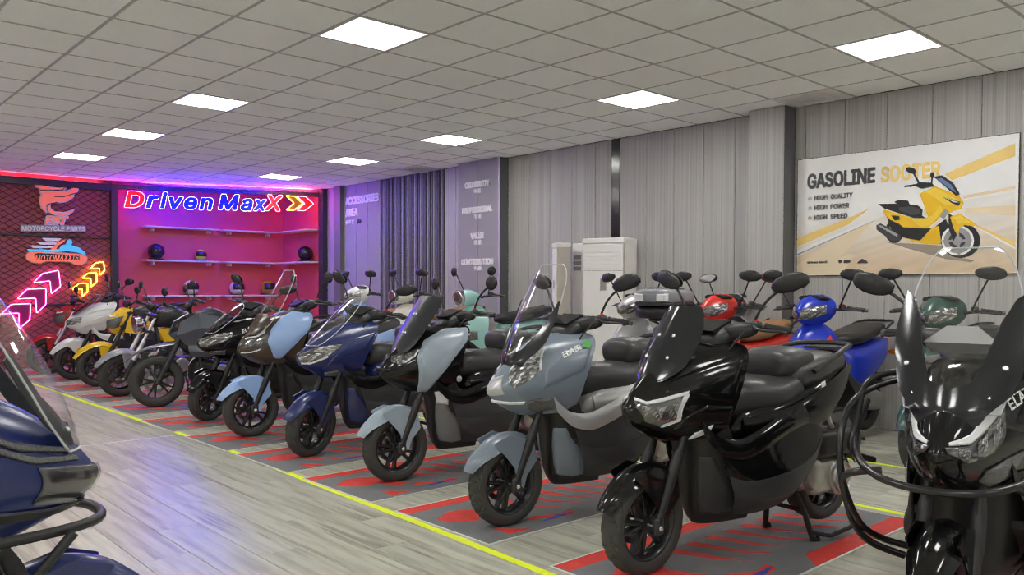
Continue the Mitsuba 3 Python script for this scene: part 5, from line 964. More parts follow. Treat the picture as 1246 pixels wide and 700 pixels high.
def b_F5():
    b = maxi('light blue scooter with tall clear windscreen and dark bronze nose', (3.13, 6.83), 176, 'bronze', GROUP, side_accent='black', lower='dark_plastic', lower2='matte_black', fender='light_blue', body='light_blue', mirror='round', seat='soft_grey', scale=1.04)
    rows = [(.87, -.01, .11, .05), (.96, -.07, .16, .08), (1.08, -.15, .175, .085), (1.22, -.245, .165, .075), (1.34, -.325, .14, .055), (1.39, -.36, .10, .03)]
    screen(b, rows, 'clear_screen', ((.5, .93),)); 
    rb = [(.86, -.0, .10, .045), (.92, -.04, .14, .065), (.98, -.08, .15, .075), (1.03, -.11, .12, .05)]; screen(b, [(z, x + .012, w, k) for z, x, w, k in rb], 'bronze', (), False, 'screen_base', .004)
    low, top = [(.05, .765), (.0, .755), (-.08, .775)], [(.035, .815), (-.02, .83), (-.10, .85)]
    lamp(b, b.U, low, top, back='lamp_dark', inner=2); strips(b, [([(.03, .822), (-.05, .838), (-.11, .87), (-.14, .93)], [(.03, .834), (-.05, .852), (-.10, .885), (-.145, .945)]), ([(.07, .715), (.0, .715), (-.07, .735)], [(.07, .725), (.0, .727), (-.07, .748)])])
    for s in (1, -1): b.add('side_fairing', b.U.patch([(-.18, .665), (-.125, .80), (-.17, .90), (-.27, .99), (-.38, 1.03)], [(-.22, .66), (-.36, .80), (-.445, .88), (-.49, .965), (-.495, 1.01)], s, .012, .012, 30, 14), 'light_blue', 40)
    return b
def b_F6():
    b = maxi('black sporty scooter with white side lettering, between the light blue and slate ones', (3.20, 7.93), 177, 'black', GROUP, side_accent='black', lower='matte_black', lower2='black', up=UP4, steer=24)
    rows = [(.86, .0, .09, .05), (.93, -.07, .13, .08), (1.02, -.18, .14, .085), (1.10, -.29, .12, .06), (1.13, -.34, .06, .02)]; screen(b, rows, 'smoke_screen', ())
    low, top = [(.06, .735), (.0, .735), (-.12, .77), (-.20, .81)], [(.06, .80), (-.02, .835), (-.13, .855), (-.225, .86)]; lamp(b, b.U, low, top)
    crease(b, [(-.12, .70), (-.26, .76), (-.40, .80)], [(-.21, .80), (-.34, .90), (-.50, .945)], 'black'); strips(b, [([(-.02, .66), (-.15, .64)], [(-.03, .69), (-.15, .69)])], 'reflector', 'turn_signal')
    O = b.U.at(float(b.U.t_of(-.30, .84)), .84, .022); panel_text(b, 'ELAIR', .036, O, [-1, .2, .42], [-.38, -.25, 1], 'letter_white')
def b_F0():
    b = maxi('glossy black scooter with tubular crash bars and winged visor at the right edge', (2.95, 1.06), 187, 'black', GROUP, side_accent='black', lower='dark_plastic', tyre='block', mirror_at=((-.55, .19, 1.12), (-.60, .40, 1.30)), steer=0)
    rows = [(.88, -.035, .15, .07), (1.0, -.095, .175, .085), (1.12, -.165, .185, .085), (1.26, -.25, .175, .075), (1.38, -.325, .14, .055), (1.44, -.365, .09, .03)]
    screen(b, rows, 'clear_screen', ())
    for s in (1, -1):
        b.add('wing_visor', screen_patch(rows, [(.0, .955), (.38, .985), (.52, 1.06), (.70, 1.18), (.92, 1.255)], [(.0, .83), (.60, .84), (1.06, .94), (1.20, 1.12), (1.16, 1.285)], s, .012, .006, 22, 8), 'black_screen', 40)
        bolt(b, (-.095, .115 * s, .935), (.75, .2 * s, .6), .010); bolt(b, (-.155, .155 * s, 1.03), (.7, .3 * s, .6), .010)
    b.add('screen_decal', hull([(-.27, y, 1.16) for y in (-.05, .05)] + [(-.25, y, 1.10) for y in (-.125, .125)] + [(-.30, y, 1.06) for y in (-.11, .11)] + [(-.33, 0, 1.15)]), 'silver', 30)  # silver housing of the dash, standing behind the clear screen
    low, top = [(.075, .765), (.02, .735), (-.09, .755), (-.16, .80)], [(.072, .785), (.01, .785), (-.10, .845), (-.20, .90)]
    lamp(b, b.U, low, top, back='lamp_dark', inner=3); strips(b, [([(.06, .79), (.0, .79), (-.10, .835), (-.19, .885)], [(.055, .800), (-.02, .822), (-.11, .885), (-.235, .950)])])
    crease(b, [(-.06, .83), (-.20, .82), (-.385, .765)], [(-.10, .885), (-.30, .95), (-.475, .99)], 'black')
    strips(b, [([(-.11, .645), (-.20, .61), (-.28, .63)], [(-.10, .69), (-.20, .715), (-.31, .73)])], 'reflector', 'turn_signal')
    O = b.U.at(float(b.U.t_of(-.20, .875)), .875, .022); panel_text(b, 'ELAIR', .036, O, [-1, .45, .42], [-.35, -.25, 1], 'letter_white'); g = Polygon([(.032 * math.cos(t), .032 * math.sin(t)) for t in np.arange(18) * 2 * PI / 18]); O = b.U.at(float(b.U.t_of(-.415, .955)), .955, .022); b.add('sticker', xf(prism(g, .0012), frame_to(O, [-1, .45, .42], [-.35, -.25, 1])), 'green_logo', False)
    bar = 'black_bar'
    b.add('crash_bar', tube(spline([(-.28, -.33, .86), (-.02, -.29, .73), (.13, -.17, .675), (.165, 0, .66), (.13, .17, .675), (-.02, .29, .73), (-.28, .33, .86)], 40), .013, 10), bar, 45)
    for s in (1, -1):
        b.add('crash_bar', tube(spline(np.array([(-.30, .22, .98), (-.22, .30, .95), (-.10, .315, .80), (-.06, .32, .72), (-.16, .27, .66)]) * [1, s, 1], 24), .012, 10), bar, 45)
        b.add('crash_bar', tube(spline(np.array([(-.02, .20, .66), (-.01, .33, .62), (-.06, .345, .56), (-.22, .31, .33), (-.30, .20, .27)]) * [1, s, 1], 26), .014, 10), bar, 45)
        b.add('crash_bar', tube(spline(np.array([(-.30, .22, .95), (-.14, .335, .88), (-.02, .345, .66), (-.10, .33, .48), (-.32, .27, .31), (-.38, .18, .28)]) * [1, s, 1], 26), .013, 10), bar, 45)
def b_L0():
    b = maxi('navy scooter with slatted headlamp cut by the left edge, facing the front row', (.60, 2.66), 0, 'navy', 'scooters facing the front row', side_accent='black', lower='dark_plastic', lower2='navy', fender='navy')
    rows = [(.835, .045, .10, .05), (.92, .02, .16, .09), (1.04, -.03, .185, .11), (1.18, -.11, .185, .11), (1.32, -.21, .16, .09), (1.39, -.265, .11, .05)]; screen(b, rows, 'clear_screen', ((.7, .90), (.75, 1.22)))
    for s in (1, -1): b.add('wing_visor', screen_patch(rows, [(.0, .90), (.5, .92), (.75, 1.0), (.85, 1.12)], [(.0, .84), (.7, .85), (1.0, .93), (1.02, 1.10)], s, -.02, .005), 'dark_plastic', 40)
    low, top = [(.09, .715), (.02, .69), (-.10, .70)], [(.085, .775), (.01, .79), (-.09, .80)]
    lamp(b, b.U, low, top, back='lamp_dark'); strips(b, [([(.03, .80), (-.10, .81), (-.24, .87)], [(.02, .815), (-.10, .83), (-.25, .89)]), ([(-.0, .825), (-.14, .85), (-.27, .91)], [(-.01, .84), (-.15, .872), (-.28, .93)])], 'reflector', 'light_strip')
    strips(b, [([(.07, .675), (-.05, .655), (-.2, .66)], [(.08, .69), (-.05, .68), (-.2, .695)])], 'matte_black', 'chin_strip')
    b.add('crash_bar', tube(spline([(-.28, -.25, .635), (-.05, -.20, .638), (.07, -.12, .64), (.10, 0, .64), (.07, .12, .64), (-.05, .20, .638), (-.28, .25, .635)], 40), .015, 10), 'matte_black', 45)
    for s in (1, -1): b.add('crash_bar', tube(spline(np.array([(-.02, .225, .635), (-.14, .24, .50), (-.26, .22, .36)]) * [1, s, 1], 14), .014, 10), 'matte_black', 45)
def b_F10():
    b = maxi('white scooter with white front mudguard, beside the yellow motorcycle', (3.22, 12.75), 172, 'white', GROUP, side_accent='white', lower='matte_black', up=UP4, steer=14, scale=1.06, cover='matte_black', R=.26)
    rows = [(.86, .0, .09, .05), (.93, -.07, .13, .08), (1.02, -.18, .14, .085), (1.12, -.30, .11, .05)]; screen(b, rows, 'smoke_screen', ())
    lamp(b, b.U, [(.06, .735), (.0, .735), (-.10, .765)], [(.06, .79), (-.02, .82), (-.12, .835)]); crease(b, [(-.10, .69), (-.26, .72), (-.39, .75)], [(-.16, .76), (-.34, .84), (-.46, .86)], 'white'); crease(b, [(-.16, .86), (-.30, .90), (-.46, .92)], [(-.20, .93), (-.32, .985), (-.50, .985)], 'white')
    b.add('sticker', lathe([(0, .098), (.035, .098), (.035, .1005), (0, .102)], 20).apply_translation((-.03, 0, .40)), 'yellow', 30, True)
# ------------------------------------------------------------------ motorcycles
def round_lamp(b, p, r, body, steer=True, tilt=8, name='headlight'):
    at = tr(*p) @ ry(tilt); n = b.add(name, pod([(-.10, 0, 0, .3 * r, .3 * r), (-.08, 0, 0, .7 * r, .7 * r), (-.03, 0, 0, r, r), (.03, 0, 0, r, r)], 28, 14, 2.0), body, 45, steer, at)
    b.add(n + '__ring', tube([(.03, r * math.cos(t), r * math.sin(t)) for t in np.arange(32) * 2 * PI / 32], .007, 8, closed=True), 'chrome', 45, steer, at)
    dish = net([[(.028 - .03 * (1 - q * q), q * r * .95 * math.cos(t), q * r * .95 * math.sin(t)) for t in np.linspace(0, 2 * PI, 25)] for q in (.02, .35, .7, 1.0)], 25, 8, .002); b.add(n + '__reflector', dish, 'steel', 45, steer, at)
    b.add(n + '__lens', net([[(.034 + .018 * (1 - q * q), q * r * .97 * math.cos(t), q * r * .97 * math.sin(t)) for t in np.linspace(0, 2 * PI, 25)] for q in (.02, .4, .75, 1.0)], 25, 8, .0015), 'lens', 45, steer, at)
    b.add(n + '__bulb', trimesh.creation.icosphere(2, r * .28), 'white_lamp', True, steer, at)
def street(label, xy, yaw, paint_, R=.28, w=.11, tyre='block', wire=False, steer=0.0, pitch=0.0, lampkind='round', shroud=True, fender='low', fork='steel', scale=1.0, seat='vinyl_black', engine='dark_plastic', rim='rim_black', lamp_body='matte_black', group='motorcycles of the front row', tank=None, mirror='round'):
    b = Bike('motorcycle', label, 'motorcycle', group, xy, yaw, pitch, scale, steer, 0, 25.0, R); tank = tank or paint_
    wheel(b, 'front_wheel', 0, R, w, tyre, True, rim, wire)
    for s in (1, -1):
        b.add('fork_leg', rod((.0, .10 * s, R - .03), (-.21, .10 * s, R + .40), .028), fork if fork != 'steel' else 'dark_plastic', 38, True); b.add('fork_tube', rod((-.20, .10 * s, R + .38), (-.36, .10 * s, R + .72), .021), 'steel' if fork == 'steel' else fork, 38, True)
        if fork == 'steel': b.add('fork_tube', rod((-.10, .10 * s, R + .18), (-.22, .10 * s, R + .42), .0295), 'steel', 38, True)
    for z, x in ((R + .52, -.265), (R + .70, -.345)): b.add('fork_clamp', hull([(x + dx, y, z + dz) for dx in (-.035, .035) for y in (-.13, .13) for dz in (-.015, .015)]), 'dark_plastic', 30, True)
    if fender == 'low':
        b.add('front_mudguard', fender_mesh(R, w * .72, 20, 135, 1, .03, .022), paint_, 45, True)
        b.both('mudguard_side', flap([(.02, R + .27), (-.10, R + .25), (-.13, R + .17), (-.05, R + .07), (-.01, R + .10)], w * .74 + .004, w * .62), paint_, 30, True)
    else:
        b.add('front_mudguard', net([[(.30, 0 + s * .02, R + .22 - .012 * s * s), (.22, s * .06, R + .305 - .02 * s * s), (.05, s * .085, R + .385 - .03 * s * s), (-.14, s * .09, R + .415 - .03 * s * s), (-.24, s * .07, R + .42 - .02 * s * s)] for s in (-1, -.6, 0, .6, 1)], 24, 13, .005), paint_, 45, True)
    H = R + .74
    if lampkind == 'round': round_lamp(b, (-.17, 0, R + .60), .095, lamp_body)
    elif lampkind == 'cowl':
        cw = Prow([(R + .40, -.20, .06, -.32), (R + .48, -.11, .10, -.33), (R + .56, -.09, .125, -.34), (R + .64, -.13, .13, -.36), (R + .72, -.20, .11, -.38), (R + .76, -.26, .06, -.39)]); b.add('headlight_cowl', cw.shell(), paint_, 45, True)
        n = b.add('headlight', uv_patch(cw, [(-.10, R + .50), (-.16, R + .49), (-.22, R + .52)], [(-.10, R + .60), (-.18, R + .63), (-.27, R + .66)], 1, .006, .003), 'lamp_dark', True, True); b.add(n + '__lens', cw.patch([(-.10, R + .50), (-.16, R + .49), (-.22, R + .52)], [(-.10, R + .60), (-.18, R + .63), (-.27, R + .66)], 1, .010, .0015), 'lens', 38, True)
        n = b.add('headlight', uv_patch(cw, [(-.10, R + .50), (-.16, R + .49), (-.22, R + .52)], [(-.10, R + .60), (-.18, R + .63), (-.27, R + .66)], -1, .006, .003), 'lamp_dark', True, True)
        b.add('running_light', cw.patch([(-.12, R + .63), (-.20, R + .65)], [(-.14, R + .655), (-.22, R + .68)], 1, .010, .006), 'white_lamp', 38, True); b.add('running_light', cw.patch([(-.12, R + .63), (-.20, R + .65)], [(-.14, R + .655), (-.22, R + .68)], -1, .010, .006), 'white_lamp', 38, True)
    b.both('turn_signal', pod([(-.22, .12, R + .60, .008, .008), (-.21, .20, R + .60, .008, .008), (-.205, .215, R + .60, .022, .022), (-.20, .25, R + .60, .020, .02), (-.20, .262, R + .60, .003, .003)], 10, 10, 2.2).apply_translation((0, 0, 0)), 'amber', 40, True)
    bars(b, [(-.36, .04, H), (-.355, .12, H + .07), (-.38, .24, H + .12), (-.46, .385, H + .10)], .25)
    b.add('dashboard', pod([(-.30, 0, H + .06, .06, .03), (-.33, 0, H + .07, .075, .045), (-.37, 0, H + .08, .06, .03)], 18, 8, 2.6), 'matte_black', 40, True)
    mirrors(b, (-.38, .22, H + .12), (-.36, .36, H + .29), mirror, tilt=(-10, -4, 12))
    b.add('tank', pod([(-.36, 0, H - .13, .07, .06), (-.42, 0, H - .09, .12, .10), (-.58, 0, H - .07, .15, .125), (-.76, 0, H - .12, .125, .10), (-.88, 0, H - .17, .07, .05)], 28, 20, 2.6), tank, 45)
    b.add('fuel_cap', lathe([(0, 0), (.03, 0), (.03, .01), (0, .014)], 18, 'z').apply_translation((-.56, 0, H + .053)), 'steel')
    if shroud == 'facet':
        b.both('tank_shroud', net([[(-.22, .15, H - .10), (-.40, .18, H + .0), (-.62, .14, H - .05)], [(-.17, .19, H - .24), (-.40, .245, H - .16), (-.62, .19, H - .20)], [(-.27, .165, H - .34), (-.44, .20, H - .34), (-.58, .165, H - .27)]], 9, 9, .02, True), paint_, 20)
        b.both('lower_shroud', net([[(-.29, .16, H - .35), (-.46, .19, H - .35), (-.60, .15, H - .28)], [(-.30, .17, H - .41), (-.48, .215, H - .42), (-.63, .16, H - .37)], [(-.34, .14, H - .47), (-.50, .17, H - .48), (-.60, .14, H - .42)]], 9, 9, .02, True), paint_, 20)
        b.add('belly_guard', pod([(-.34, 0, .36, .06, .08), (-.42, 0, .36, .14, .16), (-.62, 0, .33, .15, .15), (-.80, 0, .33, .12, .10)], 20, 10, 3.4), 'matte_black')
        b.add('radiator', box(-.36, -.30, -.13, .13, H - .42, H - .15, .01), 'matte_black')
    elif shroud:
        small = [(-.30, H - .30), (-.34, H - .15), (-.50, H - .11), (-.64, H - .20), (-.50, H - .33)]
        for nm, P, y0, y1 in ((('tank_shroud', small, .17, .15),) if shroud == 'small' else ()) or (('tank_shroud', [(-.22, H - .24), (-.30, H - .06), (-.44, H - .01), (-.60, H - .06), (-.58, H - .24), (-.46, H - .33), (-.30, H - .32)], .20, .15), ('lower_shroud', [(-.30, H - .34), (-.50, H - .33), (-.58, H - .26), (-.62, H - .36), (-.50, H - .46), (-.34, H - .45)], .17, .185)):
            b.both(nm, flap(P, y0, y1, .03), paint_, 30)
        b.add('radiator', box(-.36, -.30, -.13, .13, H - .42, H - .15, .01), 'matte_black')
    b.add('seat', pod([(-.82, 0, H - .20, .07, .04), (-.92, 0, H - .21, .12, .055), (-1.12, 0, H - .19, .14, .055), (-1.35, 0, H - .13, .12, .05), (-1.52, 0, H - .08, .06, .03)], 26, 18, 2.8), seat, 45)
    b.add('tail', pod([(-1.0, 0, H - .28, .10, .05), (-1.25, 0, H - .21, .11, .06), (-1.50, 0, H - .14, .08, .045), (-1.62, 0, H - .10, .03, .02)], 22, 14, 2.8), paint_, 45)
    b.both('side_panel', flap([(-.72, H - .28), (-.98, H - .26), (-1.22, H - .22), (-1.02, H - .42), (-.78, H - .44)], .13, .13, .03), paint_, 30)
    b.add('tail_light', hull([(-1.60, y, z) for y in (-.04, .04) for z in (H - .12, H - .08)] + [(-1.64, y, H - .10) for y in (-.03, .03)]), 'red_lamp')
    XW = -1.30
    wheel(b, 'rear_wheel', XW, R, w * 1.1, tyre, False, rim, wire)
    for s in (1, -1):
        b.add('swingarm', hull([(x, y * s, z) for x, z in ((-.72, .36), (-.72, .30), (XW - .03, R + .025), (XW - .03, R - .025)) for y in (.10, .125)]), 'dark_plastic')
        b.add('frame_tube', tube(spline(np.array([(-.38, .05, H - .16), (-.42, .12, .55), (-.50, .13, .27), (-.75, .13, .25), (-.86, .13, .45), (-.90, .12, H - .26), (-1.30, .09, H - .20)]) * [1, s, 1], 30), .017, 8), 'matte_black')
        b.add('shock_absorber', rod((XW + .03, .12 * s, R + .06), (-1.10, .12 * s, H - .26), .022), 'dark_plastic')
        b.add('foot_peg', rod((-.78, .13 * s, .33), (-.78, .24 * s, .33), .012), 'dark_plastic')
    b.add('engine', cat_(box(-.80, -.50, -.13, .13, .26, .46, .03)), engine); b.add('engine_case', lathe([(0, .165), (.07, .165), (.085, .155), (.09, .12)], 26).apply_translation((-.66, 0, .36)), 'cast_alloy', 35)
    for q in range(7): b.add('cooling_fin', rot(box(-.60, -.44, -.10, .10, .46 + .026 * q, .472 + .026 * q, .003), -12, (0, 1, 0), (-.52, 0, .46)), engine)
    b.add('exhaust_pipe', tube(spline([(-.44, -.06, .55), (-.36, -.08, .42), (-.40, -.11, .25), (-.62, -.15, .20), (-.90, -.16, .25)], 20), .02, 8), 'steel'); b.add('muffler', pod([(-.90, -.16, .25, .03, .03), (-1.0, -.17, .29, .05, .055), (-1.40, -.19, .44, .055, .06), (-1.46, -.19, .46, .04, .04)], 18, 12, 2.4), 'matte_black')
    b.add('rear_mudguard', fender_mesh(R, w * .7, 60, 165, 0, .02, .03).apply_translation((XW, 0, 0)), 'matte_black', 45)
    b.add('side_stand', tube([(-.70, .13, .27), (-.74, .22, .02), (-.77, .24, .012)], [.012, .012, .016], 7), 'matte_black')
    return b
# ------------------------------------------------------------------ small scooters of the rear row
def moped(label, xy, yaw, paint_, scale=1.05, seat='vinyl_black', lampkind='cowl', apron=None, trim='matte_black', topbox=False, mirror='sport', steer=0.0, rack=True, body=None, seat_low=False, mirror_mat='matte_black', stripe=None):
    b = Bike('small_scooter', label, 'scooter', 'small scooters of the rear row', xy, yaw, 1.6, scale, steer, 0, 26.0, .25); R = .25; apron = apron or paint_; body = body or paint_; b.P = None
    wheel(b, 'front_wheel', 0, R, .085, 'road', True); 
    for s in (1, -1): b.add('fork_leg', rod((.0, .075 * s, R), (-.20, .07 * s, R + .40), .019), 'dark_plastic', 38, True)
    b.add('front_mudguard', fender_mesh(R, .066, 15, 150, 1, .04, .022), paint_, 45, True)
    A_ = Prow([(.28, -.30, .13, -.42), (.40, -.25, .18, -.40), (.55, -.14, .21, -.36), (.70, -.06, .215, -.36), (.82, -.10, .20, -.38), (.92, -.19, .14, -.38), (.97, -.27, .07, -.37)], 2.0); b.P = A_
    b.add('front_apron', A_.shell(nz=20, nt=31), apron, 50)
    if stripe:
        for s in (1, -1): b.add('apron_stripe', A_.patch([(-.20, .62), (-.33, .66)], [(-.20, .80), (-.33, .88)], s, .006, .005), stripe)
    rows = [[(f[2] + .005, -f[1] * .97, h), (f[2] + .03, 0, h), (f[2] + .005, f[1] * .97, h)] for h in np.linspace(.30, .95, 8) for f in (A_.f(h),)]; b.add('leg_shield', net(rows, 9, 16, .006), trim, 45)
    b.both('turn_signal', A_.patch([(-.14, .60), (-.26, .61)], [(-.12, .70), (-.25, .70)], 1, .008, .006), 'reflector')
    if lampkind == 'round':
        b.add('handlebar_cowl', pod([(-.16, 0, 1.05, .085, .075), (-.24, 0, 1.06, .115, .085), (-.34, 0, 1.055, .105, .06), (-.40, 0, 1.05, .06, .03)], 28, 16, 2.3), paint_, 45, True); round_lamp(b, (-.15, 0, 1.055), .082, 'chrome', True, 4)
    else:
        c = Prow([(.96, -.22, .07, -.36), (1.0, -.15, .13, -.38), (1.06, -.13, .165, -.40), (1.12, -.18, .15, -.42), (1.17, -.27, .10, -.42), (1.19, -.33, .05, -.41)]); b.add('handlebar_cowl', c.shell(nz=16, nt=31), paint_, 45, True)
        lo, to = [(-.14, 1.01), (-.20, 1.01), (-.30, 1.05)], [(-.15, 1.085), (-.22, 1.10), (-.33, 1.11)]
        for s in (1, -1):
            n = b.add('headlight', uv_patch(c, lo, to, s, .006, .003), 'reflector', True, True); b.add(n + '__lens', c.patch(lo, to, s, .010, .0015), 'lens', 38, True)
        b.add('cowl_trim', pod([(-.30, 0, 1.165, .09, .02), (-.40, 0, 1.15, .12, .03), (-.46, 0, 1.12, .10, .03)], 18, 8, 2.6), trim, 45, True)
    bars(b, [(-.36, .05, 1.05), (-.38, .16, 1.07), (-.42, .25, 1.08), (-.46, .36, 1.07)], .24)
    mirrors(b, (-.38, .20, 1.09), (-.34, .33, 1.34), mirror, mirror_mat, tilt=(-10, -4, 12))
    b.add('floor', box(-.80, -.36, -.17, .17, .27, .31, .015), trim)
    b.add('body', pod([(-.68, 0, .55, .07, .20), (-.78, 0, .56, .15, .20), (-1.0, 0, .60, .185, .17), (-1.25, 0, .66, .17, .13), (-1.48, 0, .72, .10, .07), (-1.56, 0, .74, .03, .03)], 28, 22, 2.8), body, 45)
    b.add('seat', pod([(-.66, 0, .80, .06, .03), (-.74, 0, .81, .13, .055), (-.95, 0, .82, .155, .06), (-1.15, 0, .85, .15, .06), (-1.38, 0, .875, .12, .05), (-1.48, 0, .88, .05, .025)], 26, 20, 2.8), seat, 45)
    b.both('grab_rail', tube(spline([(-1.20, .165, .82), (-1.38, .16, .90), (-1.54, .11, .925), (-1.60, 0, .925)], 14), .011, 7), 'matte_black')
    b.add('tail_light', hull([(-1.54, y, z) for y in (-.07, .07) for z in (.70, .77)] + [(-1.59, y, z) for y in (-.05, .05) for z in (.715, .755)]), 'red_lamp'); b.both('rear_turn_signal', pod([(-1.50, .08, .66, .006, .006), (-1.50, .13, .66, .02, .022), (-1.50, .16, .66, .02, .022), (-1.50, .17, .66, .003, .003)], 10, 8, 2.2), 'amber')
    wheel(b, 'rear_wheel', -1.24, R, .09, 'road', False)
    b.add('engine', pod([(-.85, 0, .32, .10, .08), (-1.0, .05, .31, .11, .10), (-1.24, .10, .27, .06, .08), (-1.34, .10, .26, .04, .05)], 18, 12, 3), 'cast_alloy'); b.add('rear_mudguard', fender_mesh(R, .06, 20, 120, 0, .02, .03).apply_transform(rz(180)).apply_translation((-1.24, 0, 0)), 'matte_black', 45)
    b.add('muffler', pod([(-.95, -.15, .27, .03, .03), (-1.05, -.16, .28, .05, .055), (-1.40, -.18, .33, .05, .06), (-1.44, -.18, .335, .03, .04)], 16, 10, 2.5), 'dark_plastic'); b.add('side_stand', tube([(-.72, .12, .27), (-.76, .19, .02), (-.80, .20, .012)], [.012, .012, .015], 7), 'matte_black')
    return b
def top_box(loc, yaw):
    k = numbered('top_box'); tag(k, 'grey top box with black band, right of the widest air conditioner', 'top box'); M = T().translate(list(loc)).rotate([0, 0, 1], yaw)
    put(k + '__base', pod([(-.20, 0, .05, .12, .04), (-.17, 0, .06, .20, .06), (.17, 0, .06, .22, .06), (.20, 0, .05, .16, .04)], 32, 10, 4), 'matte_black', 40, M); put(k + '__band', pod([(-.215, 0, .135, .16, .018), (-.19, 0, .135, .215, .022), (.19, 0, .135, .235, .022), (.215, 0, .135, .19, .018)], 32, 8, 4), 'dark_plastic', 40, M)
    put(k + '__lid', pod([(-.20, 0, .20, .14, .05), (-.17, 0, .20, .20, .075), (.15, 0, .20, .225, .075), (.20, 0, .19, .18, .05)], 32, 12, 3.6), 'silver_grey', 40, M); put(k + '__lid_pad', pod([(-.10, 0, .265, .12, .016), (-.06, 0, .27, .15, .02), (.10, 0, .27, .16, .02), (.13, 0, .265, .13, .016)], 24, 8, 4), 'soft_grey', 40, M)
    for s in (1, -1): put(numbered(k + '__reflector'), hull([(-.215, s * y, z) for y in (.08, .17) for z in (.165, .22)] + [(-.19, s * y, z) for y in (.08, .195) for z in (.165, .23)]), 'white_lamp', False, M)
plain('lamp_dark', (0.10, 0.10, 0.105), 0.15, 0.6); plain('black_bar', (0.012, 0.012, 0.013), 0.22, spec=0.6)
b_F0(); b_F1(); b_F2(); b_F3(); b_F4(); b_F5(); b_F6(); b_L0()
street('dark slate motorcycle with fat block tyres and high front mudguard, beside the black sporty scooter', (3.13, 9.20), 172, 'slate', .285, .145, 'fat', steer=-8, fender='high', fork='dark_plastic', lampkind='none', tank='matte_black', shroud='facet')
street('silver motorcycle with round headlamp and bright fork tubes, beside the yellow motorcycle', (3.12, 10.38), 168, 'silver_grey', .27, .125, 'fat', True, steer=16, shroud=False, tank='matte_black', lamp_body='chrome')
street('yellow motorcycle with pointed cowl and yellow front mudguard', (3.22, 11.62), 168, 'yellow', .28, .11, 'slick', steer=14, lampkind='cowl', fork='dark_plastic', tank='matte_black', shroud='small')
b_F10()
street('red motorcycle at the far end of the front row, below the pink chevrons', (3.12, 13.85), 160, 'red', .28, .10, 'slick', steer=14, lampkind='cowl', fork='steel', shroud=False)
# rear row
moped('dark green scooter at the right end of the rear row, below the yellow scooter poster', (6.05, 2.35), 180, 'dark_green')
moped('royal blue scooter with red stripes and black seat, below the left edge of the poster', (6.02, 3.32), 180, 'royal_blue', stripe='scarlet')
moped('red scooter with tan seat in the rear row, left of the royal blue one', (5.98, 4.21), 180, 'scarlet', seat='tan_seat')
moped('silver scooter carrying the grey top box', (7.66, 4.66), 0, 'silver')
top_box((6.13, 4.66, 1.03), 0)
moped('silver scooter in front of the widest air conditioner', (6.02, 5.20), 176, 'silver')
moped('mint green scooter with round headlamp in the rear row below the column of words', (6.03, 7.72), 178, 'mint', 1.12, lampkind='round', mirror='round')
moped('cream scooter with round chrome headlamp in front of the dark slatted wall', (6.03, 9.12), 176, 'cream', 1.12, lampkind='round', seat='tan_seat')
moped('white and light blue scooter with tan seat in front of the lavender wall', (6.03, 10.35), 176, 'white', 1.12, seat='tan_seat', body='light_blue', apron='light_blue')
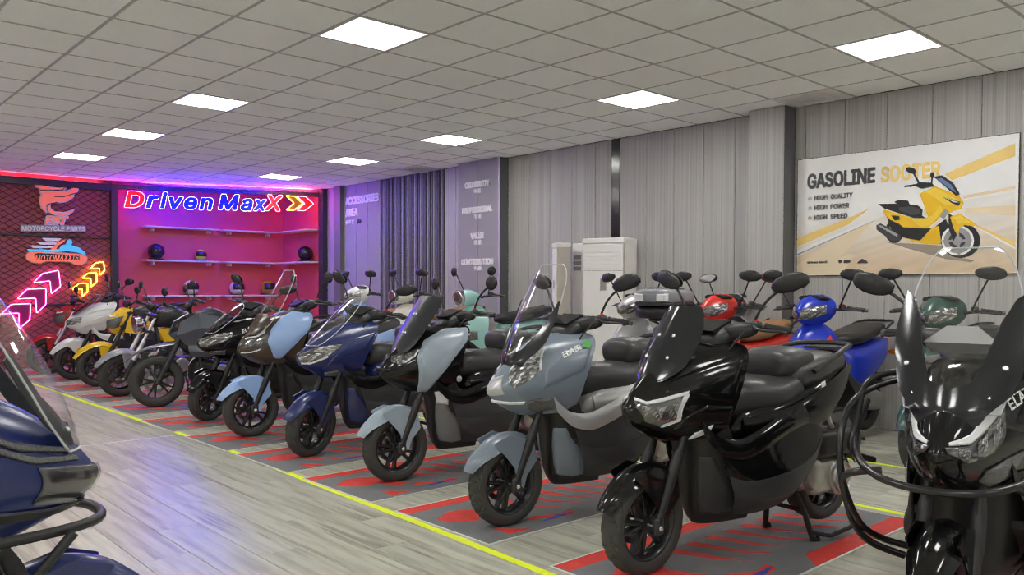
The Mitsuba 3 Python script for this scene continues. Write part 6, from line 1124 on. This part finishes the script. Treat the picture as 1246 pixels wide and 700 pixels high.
# floor mats
def _mat(p, n, uv):
    a, b = uv.x, uv.y                       # metres from the front edge, and from the right-hand edge
    g = 0.17 + 0.04 * (noise(a * 260, b * 260) - 0.5)
    c = mi.Color3f(g, g * 1.02, g * 1.05)
    wob = 0.02 * (noise(a * 40, b * 40) - 0.5)
    red = mi.Float(0)
    red = dr.maximum(red, dr.select((b > 0.735) & (b < 0.84) & (a > 0.02) & (a - (0.84 - b) < 1.25), 1.0, 0.0))
    red = dr.maximum(red, dr.select((b < 0.135) & (b > 0.012) & (a > 0.92 + b * 1.0), 1.0, 0.0))
    for q in range(8):                      # slanting strokes
        a0 = 0.62 + 0.165 * q
        t = (0.60 - b) / 0.34
        mid_ = a0 + 0.11 * dr.clip(t, 0, 1) + 0.16 * dr.square(dr.clip(t - 0.55, 0, 1)) * 2
        red = dr.maximum(red, dr.select((t > -0.06 + wob) & (t < 1.0) & (dr.abs(a - mid_) < 0.036 * (1.12 - 0.75 * dr.clip(t, 0, 1)) + 0.3 * wob), 1.0, 0.0))
    d = dr.sqrt(dr.square((a - 0.24) / 1.35) + dr.square(b - 0.50)); red = dr.maximum(red, dr.select((d < 0.115 + wob) & (b - 0.30 > -0.2 + 0.4 * (a - 0.2)), 1.0, 0.0))
    red = dr.maximum(red, dr.select((b > 0.25) & (b < 0.50) & (dr.abs(a - 0.30 - (0.5 - b) * 0.5) < 0.05 + wob), 1.0, 0.0))
    red = dr.maximum(red, dr.select((b > 0.06) & (b < 0.20) & (a > 0.20) & (a < 0.20 + (0.20 - b) * 1.1), 1.0, 0.0))
    red = dr.maximum(red, dr.select((dr.abs(b - 0.17 - 0.03 * dr.sin(a * 16)) < 0.028 + wob) & (a > 0.47) & (a < 0.78), 1.0, 0.0))
    blue = dr.select((dr.abs(b - 0.12 - 0.10 * (a - 0.5)) < 0.022 * (1 - dr.abs(a - 0.62) * 6) + 0.5 * wob) & (a > 0.48) & (a < 0.76), 1.0, 0.0)
    c = mix(c, mi.Color3f(0.66, 0.055, 0.045) * (0.92 + 0.16 * noise(a * 120, b * 120)), red)
    c = mix(c, mi.Color3f(0.05, 0.07, 0.36), blue)
    edge = dr.select((a < 0.012) | (b < 0.012) | (b > 0.838), 1.0, 0.0)
    return mix(c, mi.Color3f(0.62, 0.62, 0.58), edge)
plain('floor_mat', proc(_mat), 0.5)
mat_names = ['black scooter with crash bars', 'glossy black scooter with the short visor', 'grey-blue scooter with silver side panel', 'pale blue-grey scooter with flat black visor', 'navy scooter of the front row', 'light blue scooter of the front row', 'black sporty scooter with white lettering', 'dark slate motorcycle', 'silver motorcycle with round headlamp', 'yellow motorcycle', 'white scooter of the front row', 'red motorcycle']
for q, (y0, nm) in enumerate(zip((0.58, 1.84, 3.12, 4.22, 5.30, 6.34, 7.50, 8.72, 9.94, 11.18, 12.42, 13.62), mat_names)):
    x0 = 2.68 if q < 7 else 2.72; k = numbered('floor_mat'); tag(k, f'grey rubber mat with red print under the {nm}', 'floor mat', 'printed mats under the front row')
    nx, ny = 14, 6; gx, gyy = np.meshgrid(np.linspace(0, 2.06, nx), np.linspace(0, .85, ny)); P = np.stack([x0 + gx, y0 + gyy, np.full_like(gx, .006)], -1); m = sheet(P, .0055); uv = np.tile(np.c_[gx.ravel(), gyy.ravel()], (2, 1))
    scene[k] = {**mikit.ply(m, None, False, uv=uv), 'bsdf': {'type': 'ref', 'id': 'mat_floor_mat'}}
